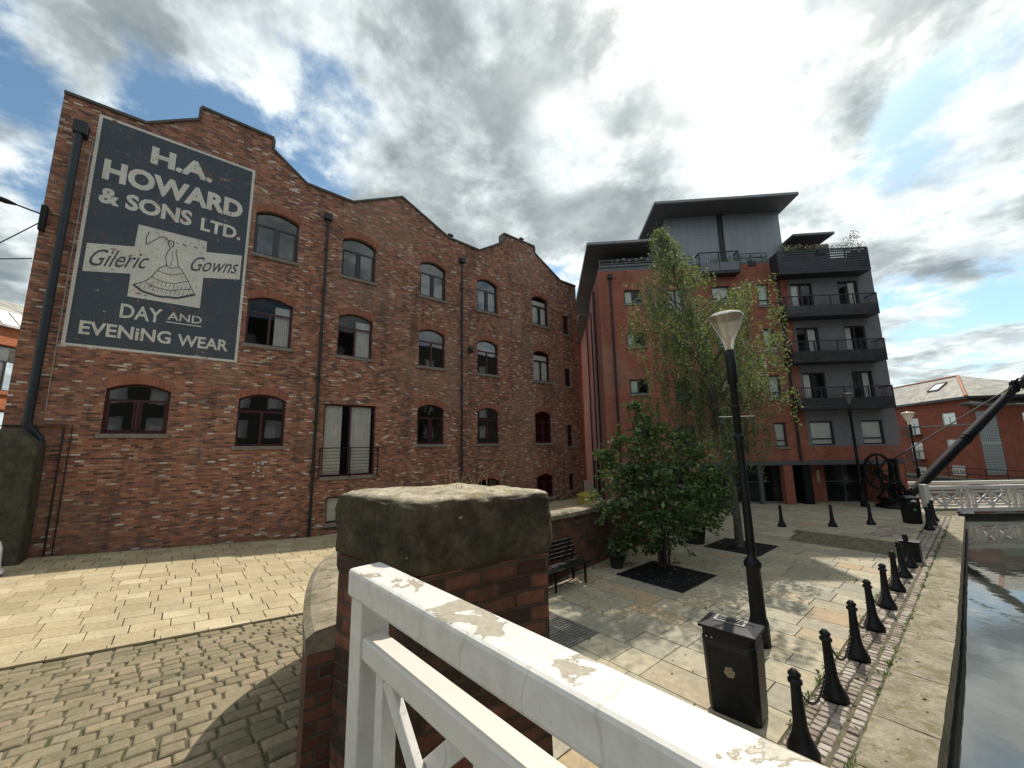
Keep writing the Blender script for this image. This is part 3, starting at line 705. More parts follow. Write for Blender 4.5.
def text(s,y0,y1,z0,z1,mat,x=.0125,off=.02,shear=0,rot=0,name='painted_lettering'):
    cu=bpy.data.curves.new('txt','FONT');cu.body=s;cu.offset=off;cu.shear=shear;cu.resolution_u=3
    o=bpy.data.objects.new('txt',cu);col.objects.link(o);dg=bpy.context.evaluated_depsgraph_get();me=bpy.data.meshes.new_from_object(o.evaluated_get(dg))
    bpy.data.objects.remove(o)
    xs=[v.co.x for v in me.vertices];zs=[v.co.y for v in me.vertices];a,b=min(xs),max(xs);c_,d=min(zs),max(zs)
    for v in me.vertices:
        yy=y0+(v.co.x-a)/(b-a)*(y1-y0);z=z0+(v.co.y-c_)/(d-c_)*(z1-z0)+(yy-y0)*math.tan(rot);v.co=(x,yy,z)
    me.materials.clear();me.materials.append(mat);r=bpy.data.objects.new(name,me);col.objects.link(r);r.parent=SG
    me.name=name;return r
PW=M['paint_white']
text('H.A.',-1.66,-.02,12.74,13.38,PW,off=.05)
text('HOWARD',-2.68,.95,11.69,12.41,PW,off=.045)
text('& SONS',-2.68,-.44,10.9,11.45,PW,off=.04)
text('LTD.',-.19,.96,10.86,11.34,PW,off=.03)
text('DAY',-1.85,-.88,7.34,7.8,PW,off=.02)
text('AND',-.75,.13,7.5,7.76,PW,off=.012)
m=MB();m.box(.0065,.0125,-.77,.13,7.4,7.435);m.build('painted_underline',PW,SG)
text('EVENiNG',-2.64,-.6,6.68,7.1,PW,off=.025)
text('WEAR',-.44,.92,6.66,7.06,PW,off=.025)
text('Gileric',-2.66,-1.36,8.80,9.36,M['paint_ink'],off=.004,shear=.45,rot=.2)
text('Gowns',-.33,.99,9.30,9.84,M['paint_ink'],off=.004,shear=.45,rot=.2)
m=MB();x0,x1=.0105,.013
def stroke(m,pts,w):
    for a,b in zip(pts,pts[1:]):
        d=Vector((b[0]-a[0],b[1]-a[1]));d.normalize();nn=Vector((-d.y,d.x))*w/2
        slab(m,[(a[0]-nn.x,a[1]-nn.y),(b[0]-nn.x,b[1]-nn.y),(b[0]+nn.x,b[1]+nn.y),(a[0]+nn.x,a[1]+nn.y)],x0,x1)
stroke(m,[(-1.65,8.47),(-1.43,8.3),(-1.05,8.22),(-.57,8.27),(-.13,8.5)],.07)
stroke(m,[(-1.65,8.47),(-1.41,8.62),(-1.25,8.84),(-1.09,9.19),(-.93,9.32)],.025)
stroke(m,[(-.13,8.5),(-.25,8.72),(-.38,9.0),(-.55,9.28),(-.65,9.38)],.022)
for t_ in ([(-1.37,8.6),(-1.1,8.5),(-.79,8.48),(-.25,8.66)],[(-1.25,8.82),(-1,8.74),(-.7,8.74),(-.36,8.92)],[(-1.13,9.08),(-.9,9.02),(-.7,9.05),(-.5,9.17)],[(-.95,9.3),(-.8,9.26),(-.63,9.34)]): stroke(m,t_,.022)
for k in range(13):
    a=-1.5+k*.105;stroke(m,[(a,8.42-.12*math.sin((k+1)/14*PI)+.04),(a+.03,8.56-.04*math.sin(k/13*PI))],.012)
for k in range(10):
    a=-1.2+k*.1;stroke(m,[(a,8.58),(a+.02,8.72)],.012)
stroke(m,[(-.93,9.31),(-.98,9.6),(-.95,9.8),(-.88,9.95)],.022);stroke(m,[(-.65,9.38),(-.68,9.62),(-.74,9.8),(-.74,9.95)],.022);stroke(m,[(-.83,9.35),(-.8,9.6),(-.84,9.85)],.014)
stroke(m,[(-.9,9.96),(-.97,10.1),(-.93,10.22),(-.84,10.2),(-.82,10.08),(-.86,9.98)],.03)
stroke(m,[(-.95,10.15),(-1.05,10.3),(-1.2,10.22),(-1.36,10.02),(-1.48,9.88),(-1.5,10.1),(-1.45,10.33)],.025)
stroke(m,[(-.6,10.2),(-.5,10.14)],.04);stroke(m,[(-.3,10.2),(-.2,10.17)],.035)
m.build('painted_gown_drawing',M['paint_ink'],SG)
# ------------------------------------------------------------------ RIGHT (apartment) BUILDING
RB=thing('apartment_block','six storey red brick and grey apartment block with dark balconies and overhanging roofs','building',(-6.46,24.48,0),-rad(45))
ops=[]
def O(y0,y1,z0,z1): return dict(y0=y0,y1=y1,z0=z0,z1=z1)
narrow=[O(-.8,-.2,z,z+1.25) for z in (10.7,8.1,5.5,2.95)]
wide=[O(-3.25,-2.25,z,z+.95) for z in (11.0,8.35,5.7,3.15)]
midw=[O(-5.7,-4.8,z,z+1.2) for z in (10.7,8.1,5.5,2.95)]
lefts=[O(-8.1,-7.1,z,z+.8) for z in (11.18,8.65,5.97,3.4)]
bl=narrow+wide+midw+lefts
m=MB();facade(m,[(-9.5,13.2),(.85,13.2)],bl,2.22,.15);
m.add([(.0,.85,2.22),(0,5.25,2.22),(0,5.25,2.93),(0,.85,2.93)],[(0,1,2,3)])
# left side wall
m.add([(0,-9.5,-.1),(0,-9.5,13.2),(-4,-9.5,13.2),(-4,-9.5,-.1)],[(0,1,2,3)])
m.add([(-4,-9.5,-.1),(-4,-9.5,13.2),(-4,-9.2,13.2),(-4,-9.2,-.1)],[(0,1,2,3)])
m.add([(-4,-9.2,-.1),(-4,-9.2,13.2),(-30,-9.2,13.2),(-30,-9.2,-.1)],[(0,1,2,3)])
m.add([(-16,-9.6,-.1),(-16,-9.6,13.2),(-30,-9.6,13.2),(-30,-9.6,-.1)],[(0,1,2,3)]);m.add([(-16,-9.6,-.1),(-16,-9.6,13.2),(-16,-9.2,13.2),(-16,-9.2,-.1)],[(0,1,2,3)])
m.add([(-16,-9.2,-.1),(-16,5.25,-.1),(-16,5.25,13.2),(-16,-9.2,13.2)],[(0,3,2,1)])
m.add([(0,5.25,-.1),(0,5.25,2.93),(-16,5.25,2.93),(-16,5.25,-.1)],[(0,3,2,1)])
m.add([(0,-9.5,-.1),(0,-8.9,-.1),(0,-8.9,2.22),(0,-9.5,2.22)],[(0,1,2,3)])
m.build('brick_wall',M['rbrick'],RB)
gd=[O(.95,2.1,z,z+1.78) for z in (10.1,7.55,5.05)]+[O(3.42,4.45,z,z+1.78) for z in (10.1,7.55,5.05)]
gw=[O(.98,2.14,3.0,4.24),O(3.5,4.55,3.0,4.24)]
m=MB();facade(m,[(.85,13.2),(5.25,13.2)],gd+gw,2.935,.15,.0)
m.add([(0,5.25,2.935),(0,5.25,13.2),(-16,5.25,13.2),(-16,5.25,2.935)],[(0,3,2,1)])
m.build('rendered_wall',M['render'],RB)
for o in narrow: window(o,RB,M['frame_dark'],'b',dx=-.08,behind=('blind',.08,.92) )
for o in wide: window(o,RB,M['frame_dark'],'b',dx=-.08,behind=('blind',.05,.95))
for o in midw: window(o,RB,M['frame_dark'],'m',dx=-.08)
for o in lefts: window(o,RB,M['frame_dark'],'m',dx=-.08,behind=('blind',.05,.45))
for o in gw: window(o,RB,M['frame_dark'],'b',dx=-.08,behind=('blind',.05,.95),sill=False)
for i,o in enumerate(gd): window(o,RB,M['frame_dark'],'m',name='balcony_door',dx=-.08,sill=False,behind=('curtain',.05,.4) if i in (0,2,4) else ('curtain',.5,.92))
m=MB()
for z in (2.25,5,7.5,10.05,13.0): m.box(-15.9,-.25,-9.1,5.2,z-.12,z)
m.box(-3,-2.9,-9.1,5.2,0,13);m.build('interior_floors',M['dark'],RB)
m=MB();m.box(-.3,.03,-9.52,5.27,2.0,2.215);m.build('steel_band',M['steel'],RB)
# ground floor
m=MB();m.box(-1.35,-1.2,-9.3,.75,0,2.0);m.box(-1.35,-1.2,2.05,4.1,0,2.0);m.build('dark_glazing',simple('dark_shopfront',(.015,.018,.02),.15,0,.3,2),RB)
m=MB();
for bb in ((-.4,.0,-.58,-.14),(-.4,0,-5.3,-4.8),(-1.15,-1.0,.8,2.02),(-1.2,0.0,4.15,5.24)):
    m=MB();m.box(*bb,-.02,1.998);m.build('brick_pillar',M['rbrick'],RB)
for yy in (-1.78,-3.3,-6.6):
    m=MB();m.box(-.3,-.1,yy,yy+.18,0,1.998);m.build('steel_column',M['steel'],RB)
m=MB();m.box(-1.1,-.05,.38,.78,0,1.99);m.build('black_entrance_panel',M['black'],RB)
m=MB();m.box(-.99,-.96,1.6,1.75,1.05,1.66);m.build('notice',simple('pale_yellow_notice',(.5,.45,.28),.6),RB)
m=MB()
for y in (-8.2,-7.4,-2.5,-1.2,3.05): m.box(-1.19,-1.16,y-.03,y+.03,0,2)
for a,b in ((-9.2,-.7),(2.1,4.1)): m.box(-1.19,-1.15,a,b,1.02,1.08)
m.build('shopfront_bars',M['steel'],RB)
def dp(y,z0,z1,x=.07):
    p=MB();p.tube([(x,y,z0),(x,y,z1)],.06,8);p.box(.0,.2,y-.14,y+.14,z1,z1+.25);p.build('downpipe',M['pipe'],RB)
dp(.3,2.25,12.6);dp(-8.85,2.25,12.7)
p=MB();p.tube([(-2,-9.58,0),(-2,-9.58,12.8)],.06,8);p.tube([(-6,-9.3,0),(-6,-9.3,12.8)],.06,8);p.tube([(-9,-9.3,0),(-9,-9.3,12.8)],.06,8);p.build('side_downpipe',M['pipe'],RB)
# balconies
def balcony(y0,y1,z,h,out,solid=False,name='balcony'):
    b=MB();b.box(.02,out,y0,y1,z-.13,z);B_=b.build(name,M['balc'],RB)
    r=MB();zt=z+h
    r.box(out-.05,out,y0,y1,zt-.05,zt)
    for yy in (y0,y1-.05): r.box(.02,out-.05,yy,yy+.05,zt-.05,zt)
    n=max(2,int((y1-y0)/1.1))
    for k in range(n+1):
        y=y0+(y1-y0-.05)*k/n;r.box(out-.045,out-.005,y,y+.05,z,zt-.05)
    k=y0+.1
    while k<y1:
        r.box(out-.03,out-.018,k,k+.012,z+.05,zt-.05);k+=.1
    x=.1
    while x<out-.05:
        for yy in (y0+.018,y1-.03): r.box(x,x+.012,yy,yy+.012,z+.05,zt-.05)
        x+=.1
    r.build('railing',M['balc'],B_)
    g=MB();zt2=z+h*(.45 if not solid else .97)
    if solid:
        q=z+.02
        while q<zt2: g.box(out-.02,out-.004,y0+.05,y1-.05,q,q+.10);q+=.135
    else: g.box(out-.012,out-.006,y0+.05,y1-.05,z+.03,zt2)
    for yy in (y0+.004,y1-.012): g.box(.05,out-.02,yy,yy+.006,z+.03,zt2)
    g.build('railing_panel',M['balc'] if solid else M['gglass'],B_)
    return B_
for z in (9.85,7.38,4.92): balcony(.12,4.68,z,1.02,.8)
balcony(.0,4.62,12.25,1.15,.8,True)
balcony(-4.0,-1.85,12.6,1.15,.6,False)
# roof terrace rails and parapet
m=MB();m.box(-.2,.0,-9.5,.85,13.2,13.32);m.build('terrace_edge',M['steel'],RB)
m=MB()
for z in (13.5,13.7,13.9): m.box(-.12,-.07,-9.4,-4.1,z-.02,z+.03)
for k in range(8): y=-9.4+k*.75;m.box(-.11,-.08,y,y+.05,13.32,13.9)
m.build('terrace_railing',M['roofgrey'],RB)
m=MB()
for z in (13.6,13.85): m.box(-.12,-.07,-1.8,0,z-.02,z+.02)
for y in (-1.8,-.9,-.05): m.box(-.115,-.075,y,y+.05,13.32,13.83)
m.build('terrace_railing',M['roofgrey'],RB)
m=MB();m.box(-.16,-.14,-9.4,-5.5,13.35,13.75);m.build('terrace_screen',M['gglass'],RB)
m=MB();m.box(-9,-1.6,-9.0,-5,13.25,15.1);m.box(-9,-2.2,1.7,4.9,13.25,15.2);m.build('setback_storey',simple('setback_dark_wall',(.09,.09,.095),.6),RB)
m=MB();m.box(-8,-1.3,-5.0,1.65,13.25,17.05);m.build('penthouse_wall',M['clad'],RB)
m=MB();m.box(-1.3,-1.22,-1.95,-1.8,13.3,17.04);m.tube([(-1.2,-1.72,13.3),(-1.2,-1.72,17.04)],.05,8);m.build('penthouse_pipe',M['pipe'],RB)
def roofslab(y0,y1,x0,x1,z,t,name='roof'):
    m=MB();m.box(x0,x1,y0,y1,z,z+t);r=m.build(name,M['roofgrey'],RB,bevel=.01)
    m=MB();m.box(x1+.001,x1+.03,y0,y1,z+.04,z+t+.04);m.box(x0,x1,y0-.03,y0-.001,z+.04,z+t+.04);m.box(x0,x1,y1+.001,y1+.03,z+.04,z+t+.04);m.build('fascia',simple('fascia_grey',(.22,.225,.23),.5,.2),r)
roofslab(-6.05,1.9,-9,.28,17.05,.14);roofslab(-10.05,-6.1,-30,.2,14.78,.14)
roofslab(1.7,3.9,-5,-.3,14.85,.1);roofslab(-10.0,-9.0,-18,-8,13.3,.05,'side_eaves')
m=MB();
for k in range(7):
    y=-8.2+k*.35;m.lathe([(.05,0),(.10,.06),(.07,.14),(0,.16)],8,(-.6,y,14.05+.03*math.sin(k*2)))
m.build('terrace_lights',M['white'],RB)
# ------------------------------------------------------------------ foliage helpers
def leaves(m,centers,size,flat=.35,aspect=.6,droop=0):
    n=len(centers)
    for c in centers:
        s=size*random.uniform(.6,1.3)
        d=Vector((random.gauss(0,1),random.gauss(0,1),random.gauss(0,flat)-droop));d.normalize()
        u=d.cross(Vector((random.gauss(0,1),random.gauss(0,1),random.gauss(0,1)))).normalized()
        c=Vector(c);a=c;t=c+d*s;w_=u*s*aspect*.5;mm=c+d*s*.45
        m.add([a,mm-w_,t,mm+w_],[(0,1,2,3)])
def clump(c,r,n,sq=1):
    out=[]
    for _ in range(n):
        v=Vector((random.gauss(0,1),random.gauss(0,1),random.gauss(0,1)));v.normalize();v*=r*random.random()**.45
        out.append((c[0]+v.x,c[1]+v.y,c[2]+v.z*sq))
    return out
# ---- birch
BI=thing('birch_tree','tall drooping pale green birch tree rising from the farther tree grate','tree',(-5.3,13.57,0))
random.seed(11)
tr=MB();pts=[(0,0,0),(.02,-.03,1.2),(-.08,-.1,3),(-.3,-.25,5),(-.62,-.5,7),(-1.0,-.8,9.4),(-1.3,-1.05,11.2)]
tr.tube(pts,[.13,.105,.09,.07,.045,.025,.008],10)
def trunk_at(z):
    for a,b in zip(pts,pts[1:]):
        if a[2]<=z<=b[2]:
            t=(z-a[2])/(b[2]-a[2]);return Vector(a).lerp(Vector(b),t)
    return Vector(pts[-1])
lv=MB()
WID=[(2.4,1.1),(3.5,1.7),(5,2.4),(6.4,2.9),(7.6,2.8),(8.5,2.4),(9.3,1.4),(10.1,.7),(11.0,.2)]
def wid(z):
    for (a,wa),(b,wb_) in zip(WID,WID[1:]):
        if a<=z<=b:return wa+(wb_-wa)*(z-a)/(b-a)
    return .15
for i in range(112):
    z=3.3+7.6*(i/111)**.85;ang=i*2.4+random.uniform(-.5,.5)
    L=wid(z)*random.uniform(.45,1.0)
    zb0=max(2.2,z-L*.55)
    base=trunk_at(zb0);d=Vector((math.cos(ang),math.sin(ang),0))
    end=Vector((base.x,base.y,0))+d*L+Vector((0,0,z));mid=base.lerp(end,.5)+Vector((0,0,L*.18))
    tr.tube([base,mid,end],[.022,.014,.005],5,False)
    ns=int(6+L*7)
    for k in range(ns):
        t=random.uniform(.25,1.05);p=base.lerp(mid,t*2) if t<.5 else mid.lerp(end,(t-.5)*2)
        p=p+Vector((random.gauss(0,.12),random.gauss(0,.12),random.uniform(-.02,.12)))
        dl=random.uniform(.3,1.35)*(1.0 if z<8.6 else .5)
        nl=int(dl*30);sx,sy=random.gauss(0,.06),random.gauss(0,.06)
        for q in range(nl):
            tt=q/nl
            leaves(lv,[p+Vector((sx*tt+random.gauss(0,.03),sy*tt+random.gauss(0,.03),-dl*tt))],.085,.5,.6,.8)
tr.build('trunk',M['birchbark'],BI);lv.build('crown',M['birchleaf'],BI)
# ---- bushy tree in front
BT=thing('bushy_tree','dark green bushy small tree with several stems in the nearer tree grate','tree',(-5.85,10.08,0))
random.seed(5)
tr=MB();lv=MB()
for k in range(7):
    a=k*.9;tr.tube([(.12*math.cos(a),.12*math.sin(a),0),(.16*math.cos(a),.16*math.sin(a),.9),(.55*math.cos(a),.55*math.sin(a),2.2),(.8*math.cos(a),.8*math.sin(a),3.2)],[.03,.027,.02,.008],6)
tr.tube([(0,0,0),(.02,0,1.5),(-.3,-.2,3),(-.6,-.35,4.2)],[.05,.045,.03,.01],6)
Rr2=lambda dx:(dx*Rr.x,dx*Rr.y)
def sidept(s,dz,dd):   # s metres across the view, dd metres away
    fx,fy=F.x,F.y;return (s*Rr.x+dd*fx,s*Rr.y+dd*fy,dz)
cl_=[(-.35,3.9,0,.35),(-.55,4.25,0,.22),(-.3,3.3,.1,.6),(.1,2.9,-.1,.75),(-.6,2.6,0,.75),(.7,2.7,.2,.6),(-1.1,2.2,.1,.55),(1.15,2.35,0,.6),(0,2.0,-.2,.9),(-.8,1.6,-.1,.65),(.8,1.8,0,.75),(1.5,1.9,.1,.45),(1.7,1.5,.1,.35),(-1.35,1.5,0,.4),(-.2,1.2,-.3,.65),(.5,1.2,-.2,.55),(-.85,.95,0,.42),(-1.25,2.75,.1,.28),(-1.5,2.95,0,.2),(-.1,.75,.2,.4),(-.9,.55,.3,.28),(1.3,1.15,0,.35),(.75,3.35,0,.3),(.25,3.6,.1,.35),(1.2,3.0,0,.35),(-1.0,3.3,.1,.3),(1.6,2.2,.1,.3),(.35,.8,-.1,.35),(-.35,.5,0,.3)]
for s,z,dd,r in cl_:
    n=int(430*r*r+40)
    base=sidept(s,z,dd);lv_pts=clump(base,r*.9,n,.85);leaves(lv,lv_pts,.16,.4,.5,.25)
    for k in range(8):
        q=clump(base,r*1.9,1)[0];tr.tube([Vector(base),Vector(q)],[.008,.003],4,False);leaves(lv,[Vector(base).lerp(Vector(q),t) for t in (.45,.5,.55,.6,.65,.7,.75,.8,.85,.9,.95,1)]+[q,q,q],.13,.4,.5,.2)
tr.build('stems',M['bark'],BT);lv.build('crown',M['leaf'],BT)
# ---- planters
def planter(name,label,x,y,r,h,fol,leafm,n,flowers=0,rs=.12):
    t=thing(name,label,'planter',(x,y,.02));m=MB();m.lathe([(r*.75,0),(r,h*.92),(r*1.08,h*.92),(r*1.08,h),(r*.92,h),(r*.9,h-.05),(0,h-.05)],16);m.build('pot',M['pot'],t)
    m=MB()
    for c,rr in fol: leaves(m,clump(c,rr,n,.9),rs,.5,.5,.1)
    m.build('plant',leafm,t)
    if flowers:
        m=MB()
        for c in flowers: leaves(m,clump(c,.2,60),.09,.8,.9)
        m.build('blossom',M['flower'],t)
    return t
planter('planter','small black pot with a low shrub at the foot of the brick wall',-6.62,9.05,.2,.34,[((0,0,.55),.28),((.1,.1,.4),.2)],M['leaf'],160)
planter('planter','large black planter with a tall shrub and pink blossom behind the bushy tree',-6.45,13.05,.38,.75,[((0,0,1.2),.55),((.3,.2,1.6),.4),((.45,.3,1.15),.35)],M['leaf'],320,[(.55,.35,1.75),(.62,.3,1.45)])
# terrace plants on apartment balcony
def local(rb,p): return Matrix.Rotation(-rad(45),4,'Z')@Vector(p)+Vector((-6.46,24.48,0))
def tplant(name,label,cat,p,fol,mat,n,size):
    L_=local(RB,p);t=thing(name,label,cat,L_,-rad(45));m=MB()
    for c,r,sq in fol: leaves(m,clump(c,r,n,sq),size,.9,.35)
    m.build('leaves',mat,t);m=MB();m.box(-.15,.15,-.2,.2,-.3,.0);m.build('trough',M['pot'],t)
tplant('potted_shrub','wispy tall potted shrub at the right end of the top balcony','plant',(.45,4.1,13.3),[((0,0,.55),.45,1.3),((0,.2,1.0),.3,1.2)],M['redleaf'],150,.10)
tplant('potted_grass','pale green potted plant on the terrace beside the penthouse wall','plant',(-.2,1.1,13.6),[((0,0,.3),.4,1),((0,.4,.35),.3,1)],M['birchleaf'],200,.10)
tplant('potted_shrub','low green planting along the terrace edge below the penthouse','plant',(-.1,-.9,13.35),[((0,-.6,.2),.3,.8),((0,0,.22),.35,.8),((0,.6,.2),.3,.8)],M['leaf'],140,.09)
tplant('flower_trough','long trough of purple flowers on the top balcony rail','plant',(.7,2.3,13.45),[((0,-2+.45*k,.12+.05*(k%3)),.28,.6) for k in range(10)],M['redleaf'],110,.08)
tplant('potted_shrub','green potted shrubs inside the small balcony over the birch','plant',(.35,-2.4,12.9),[((0,0,.35),.35,1),((0,-.7,.3),.3,1)],M['leaf'],160,.09)
# tree grates
def grate(label,a,b,c,d,light=False):
    t=thing('tree_grate',label,'tree grate',((a+b)/2,(c+d)/2,.0));w_,h_=(b-a)/2,(d-c)/2;m=MB()
    for (p,q,r,s) in ((-w_,w_,-h_,-h_+.05),(-w_,w_,h_-.05,h_),(-w_,-w_+.05,-h_+.05,h_-.05),(w_-.05,w_,-h_+.05,h_-.05)): m.box(p,q,r,s,.0,.026)
    x=-w_+.1
    while x<w_-.06: m.box(x,x+.035,-h_+.05,h_-.05,.004,.022);x+=.07
    for y in (-h_/2,0,h_/2): m.box(-w_+.05,w_-.05,y-.02,y+.02,.003,.024)
    m.build('iron_grid',M['blackd'] if not light else simple('worn_iron_grid',(.13,.125,.11),.7),t)
    m=MB();m.box(-w_+.05,w_-.05,-h_+.05,h_-.05,.001,.010 if light else .006);m.build('soil',M['gravel'] if light else M['blackd'],t)
grate('black square tree grate around the bushy tree',*GR[0][:4]);grate('black square tree grate around the birch trunk',*GR[1][:4]);grate('mossy empty grate in the paving beside the stone pier',*GR[2][:4],True)
# ------------------------------------------------------------------ WING WALL + PIER
WW=thing('curved_brick_wall','low curving old brick wall with stone coping between street and square','wall',(0,0,0))
ZT=[2.02,2.02,2.02,2.0,1.97,1.9,1.82,1.72,1.55,1.53,1.52,1.5,1.5]
def resamp(P,k=3):
    out=[]
    for i in range(len(P)-1):
        for j in range(k):
            t=j/k
            p0=P[max(i-1,0)];p1=P[i];p2=P[i+1];p3=P[min(i+2,len(P)-1)]
            q=[]
            for a,b,c,d in zip(p0,p1,p2,p3) : q.append(.5*((2*b)+(-a+c)*t+(2*a-5*b+4*c-d)*t*t+(-a+3*b-3*c+d)*t**3))
            out.append(tuple(q))
    out.append(tuple(P[-1]));return out
OW=resamp([(x,y,z) for (x,y),z in zip(WO,ZT)]);IW=resamp([(x,y,z) for (x,y),z in zip(WI,ZT)])
m=MB();L=0
for k,((a,b),(c,d)) in enumerate(zip(zip(OW,OW[1:]),zip(IW,IW[1:]))):
    l=math.dist(a[:2],b[:2]);zt=(a[2]-.14,b[2]-.14)
    i=len(m.f);m.add([(a[0],a[1],-.05),(b[0],b[1],-.05),(b[0],b[1],zt[1]),(a[0],a[1],zt[0])],[(3,2,1,0)]);m.uv[i]=[(L,zt[0]),(L+l,zt[1]),(L+l,0),(L,0)]
    i=len(m.f);m.add([(c[0],c[1],-.05),(d[0],d[1],-.05),(d[0],d[1],zt[1]),(c[0],c[1],zt[0])],[(0,1,2,3)]);m.uv[i]=[(L,0),(L+l,0),(L+l,zt[1]),(L,zt[0])]
    L+=l
i=len(m.f);a,c=OW[0],IW[0];m.add([(a[0],a[1],-.05),(c[0],c[1],-.05),(c[0],c[1],a[2]-.14),(a[0],a[1],a[2]-.14)],[(0,1,2,3)]);m.uv[i]=[(-.45,0),(0,0),(0,1.9),(-.45,1.9)]
m.build('brickwork',M['wall'],WW)
def copring(m,A,B,C_,D2,gap=.006):
    # one coping stone between stations A->B (outer) and C->D (inner)
    def ext(p,q,e): v=Vector((p[0]-q[0],p[1]-q[1]));v.normalize();return (p[0]+v.x*e,p[1]+v.y*e)
    st=[]
    for o,i in ((A,C_),(B,D2)):
        oo=ext(o,i,.012);ii=ext(i,o,.05);z=o[2]
        st.append([(oo[0],oo[1],z-.14),(oo[0],oo[1],z-.04),(*ext(oo,ii,-.05),z-.005),(*ext(oo,ii,-.2),z+.012),(*ext(ii,oo,-.05),z-.005),(ii[0],ii[1],z-.04),(ii[0],ii[1],z-.14)])
    d=Vector(st[1][3])-Vector(st[0][3]);d.normalize();d*=gap
    vs=[tuple(Vector(p)+d) for p in st[0]]+[tuple(Vector(p)-d) for p in st[1]];n=7
    m.add(vs,[(k,k+1,n+k+1,n+k) for k in range(n-1)]+[(6,0,7,13),tuple(range(7)),tuple(range(13,6,-1))])
m=MB()
for k in range(0,len(OW)-1): 
    copring(m,OW[k],OW[k+1],IW[k],IW[k+1],.0 if k%3 else .004)
m.build('coping',M['wallcop'],WW)
PR=thing('gate_pier','square old brick pier capped by one massive mossy sandstone block','pier',(-2.45,1.4,0))
LC=Vector((-2.45,1.4,0))
Q=[(-2.96,.85),(-2.05,1.03),(-1.9,1.94),(-2.83,1.8)]
import mathutils
def capmesh():
    q=[Vector((x,y,0))-LC for x,y in Q];N=26;vs=[];fs=[]
    grid={}
    zb_,zt=2.49,2.915
    # superellipse-ish rounded block: build cube grid then displace
    m=MB();idx={}
    def P(u,v,w_):
        a=q[0].lerp(q[1],u);b=q[3].lerp(q[2],u);p=a.lerp(b,v);c=(q[0]+q[1]+q[2]+q[3])/4
        # round corners
        du=max(abs(u-.5)*2-.86,0)/.14;dv=max(abs(v-.5)*2-.86,0)/.14;dw=max(abs(w_-.5)*2-.74,0)/.26
        k=(du*du+dv*dv+dw*dw)**.5
        mx=max(du,dv,dw)
        s=(mx/k) if k>1e-6 and k>mx else 1
        sh=1-(1-s)*.10
        p=c+(p-c)*sh;z=zb_+(zt-zb_)*(.5+(w_-.5)*(1-(1-s)*.3))
        nv=Vector((p.x*3.1,p.y*3.1,z*3.1));n_=mathutils.noise.fractal(nv*1.7,.9,2.1,6)
        n2_=mathutils.noise.fractal(nv*6,.8,2.2,4)
        dirv=Vector((p.x-c.x,p.y-c.y,0)).normalized()
        p=p+dirv*(n_*.020+n2_*.007)*(1 if w_<.999 else .6)
        z+= (n_*.011+n2_*.008)*(1 if w_>.9 else .4)
        return (p.x,p.y,z)
    def face(fn):
        o=len(m.v);vs=[fn(i/N,j/N) for j in range(N+1) for i in range(N+1)]
        m.add(vs,[(j*(N+1)+i,j*(N+1)+i+1,(j+1)*(N+1)+i+1,(j+1)*(N+1)+i) for j in range(N) for i in range(N)],True)
    face(lambda a,b:P(a,b,1));face(lambda a,b:P(b,a,0));face(lambda a,b:P(a,0,b));face(lambda a,b:P(1-a,1,b));face(lambda a,b:P(1,a,b));face(lambda a,b:P(0,1-a,b))
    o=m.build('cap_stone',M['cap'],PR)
    import bmesh
    bm=bmesh.new();bm.from_mesh(o.data);bmesh.ops.remove_doubles(bm,verts=bm.verts,dist=.0008);bmesh.ops.recalc_face_normals(bm,faces=bm.faces);bm.to_mesh(o.data);bm.free()
capmesh()
m=MB();q=[Vector((x,y,0))-LC for x,y in Q];c=sum(q,Vector())/4;q=[c+(p-c)*.93 for p in q];L=0
for k in range(4):
    a,b=q[k],q[(k+1)%4];l=(b-a).length;nn=Vector((b.y-a.y,a.x-b.x,0)).normalized();NX,NZ=16,60
    vs=[];o=len(m.v)
    for j in range(NZ+1):
        z=-.05+2.56*j/NZ
        for i in range(NX+1):
            p=a.lerp(b,i/NX);w_=Vector((p.x+LC.x,p.y+LC.y,z))*5
            d=mathutils.noise.fractal(w_,.9,2,5)*.016*(1 if 0<i<NX else .3)
            if z>2.40: d+=.018
            vs.append((p.x+nn.x*d,p.y+nn.y*d,z))
    for j in range(NZ):
        for i in range(NX):
            fi=len(m.f);
            if j==0 and i==0: base=len(m.v);m.add(vs,[])
            m.f.append(tuple(base+t for t in (j*(NX+1)+i,j*(NX+1)+i+1,(j+1)*(NX+1)+i+1,(j+1)*(NX+1)+i)))
            u0=L+l*i/NX;u1=L+l*(i+1)/NX;z0=2.56*j/NZ;z1=2.56*(j+1)/NZ
            m.uv[fi]=[(u0,z0),(u1,z0),(u1,z1),(u0,z1)]
    L+=l
m.build('brick_shaft',M['pier'],PR)
m=MB();random.seed(3)
for k in range(16):
    x,y=(-2.5+random.uniform(-.18,.18),1.62+random.uniform(-.12,.12));h=random.uniform(.05,.13);a=random.uniform(-.04,.04)
    m.tube([(x,y,2.88),(x+a*.5,y,2.9+h*.6),(x+a,y+a,2.91+h)],[.0015,.0012,.0006],3)
tag(m.build('dry_grass',M['drygrass']),'dry grass stalks growing on top of the mossy pier cap','grass',kind='stuff')
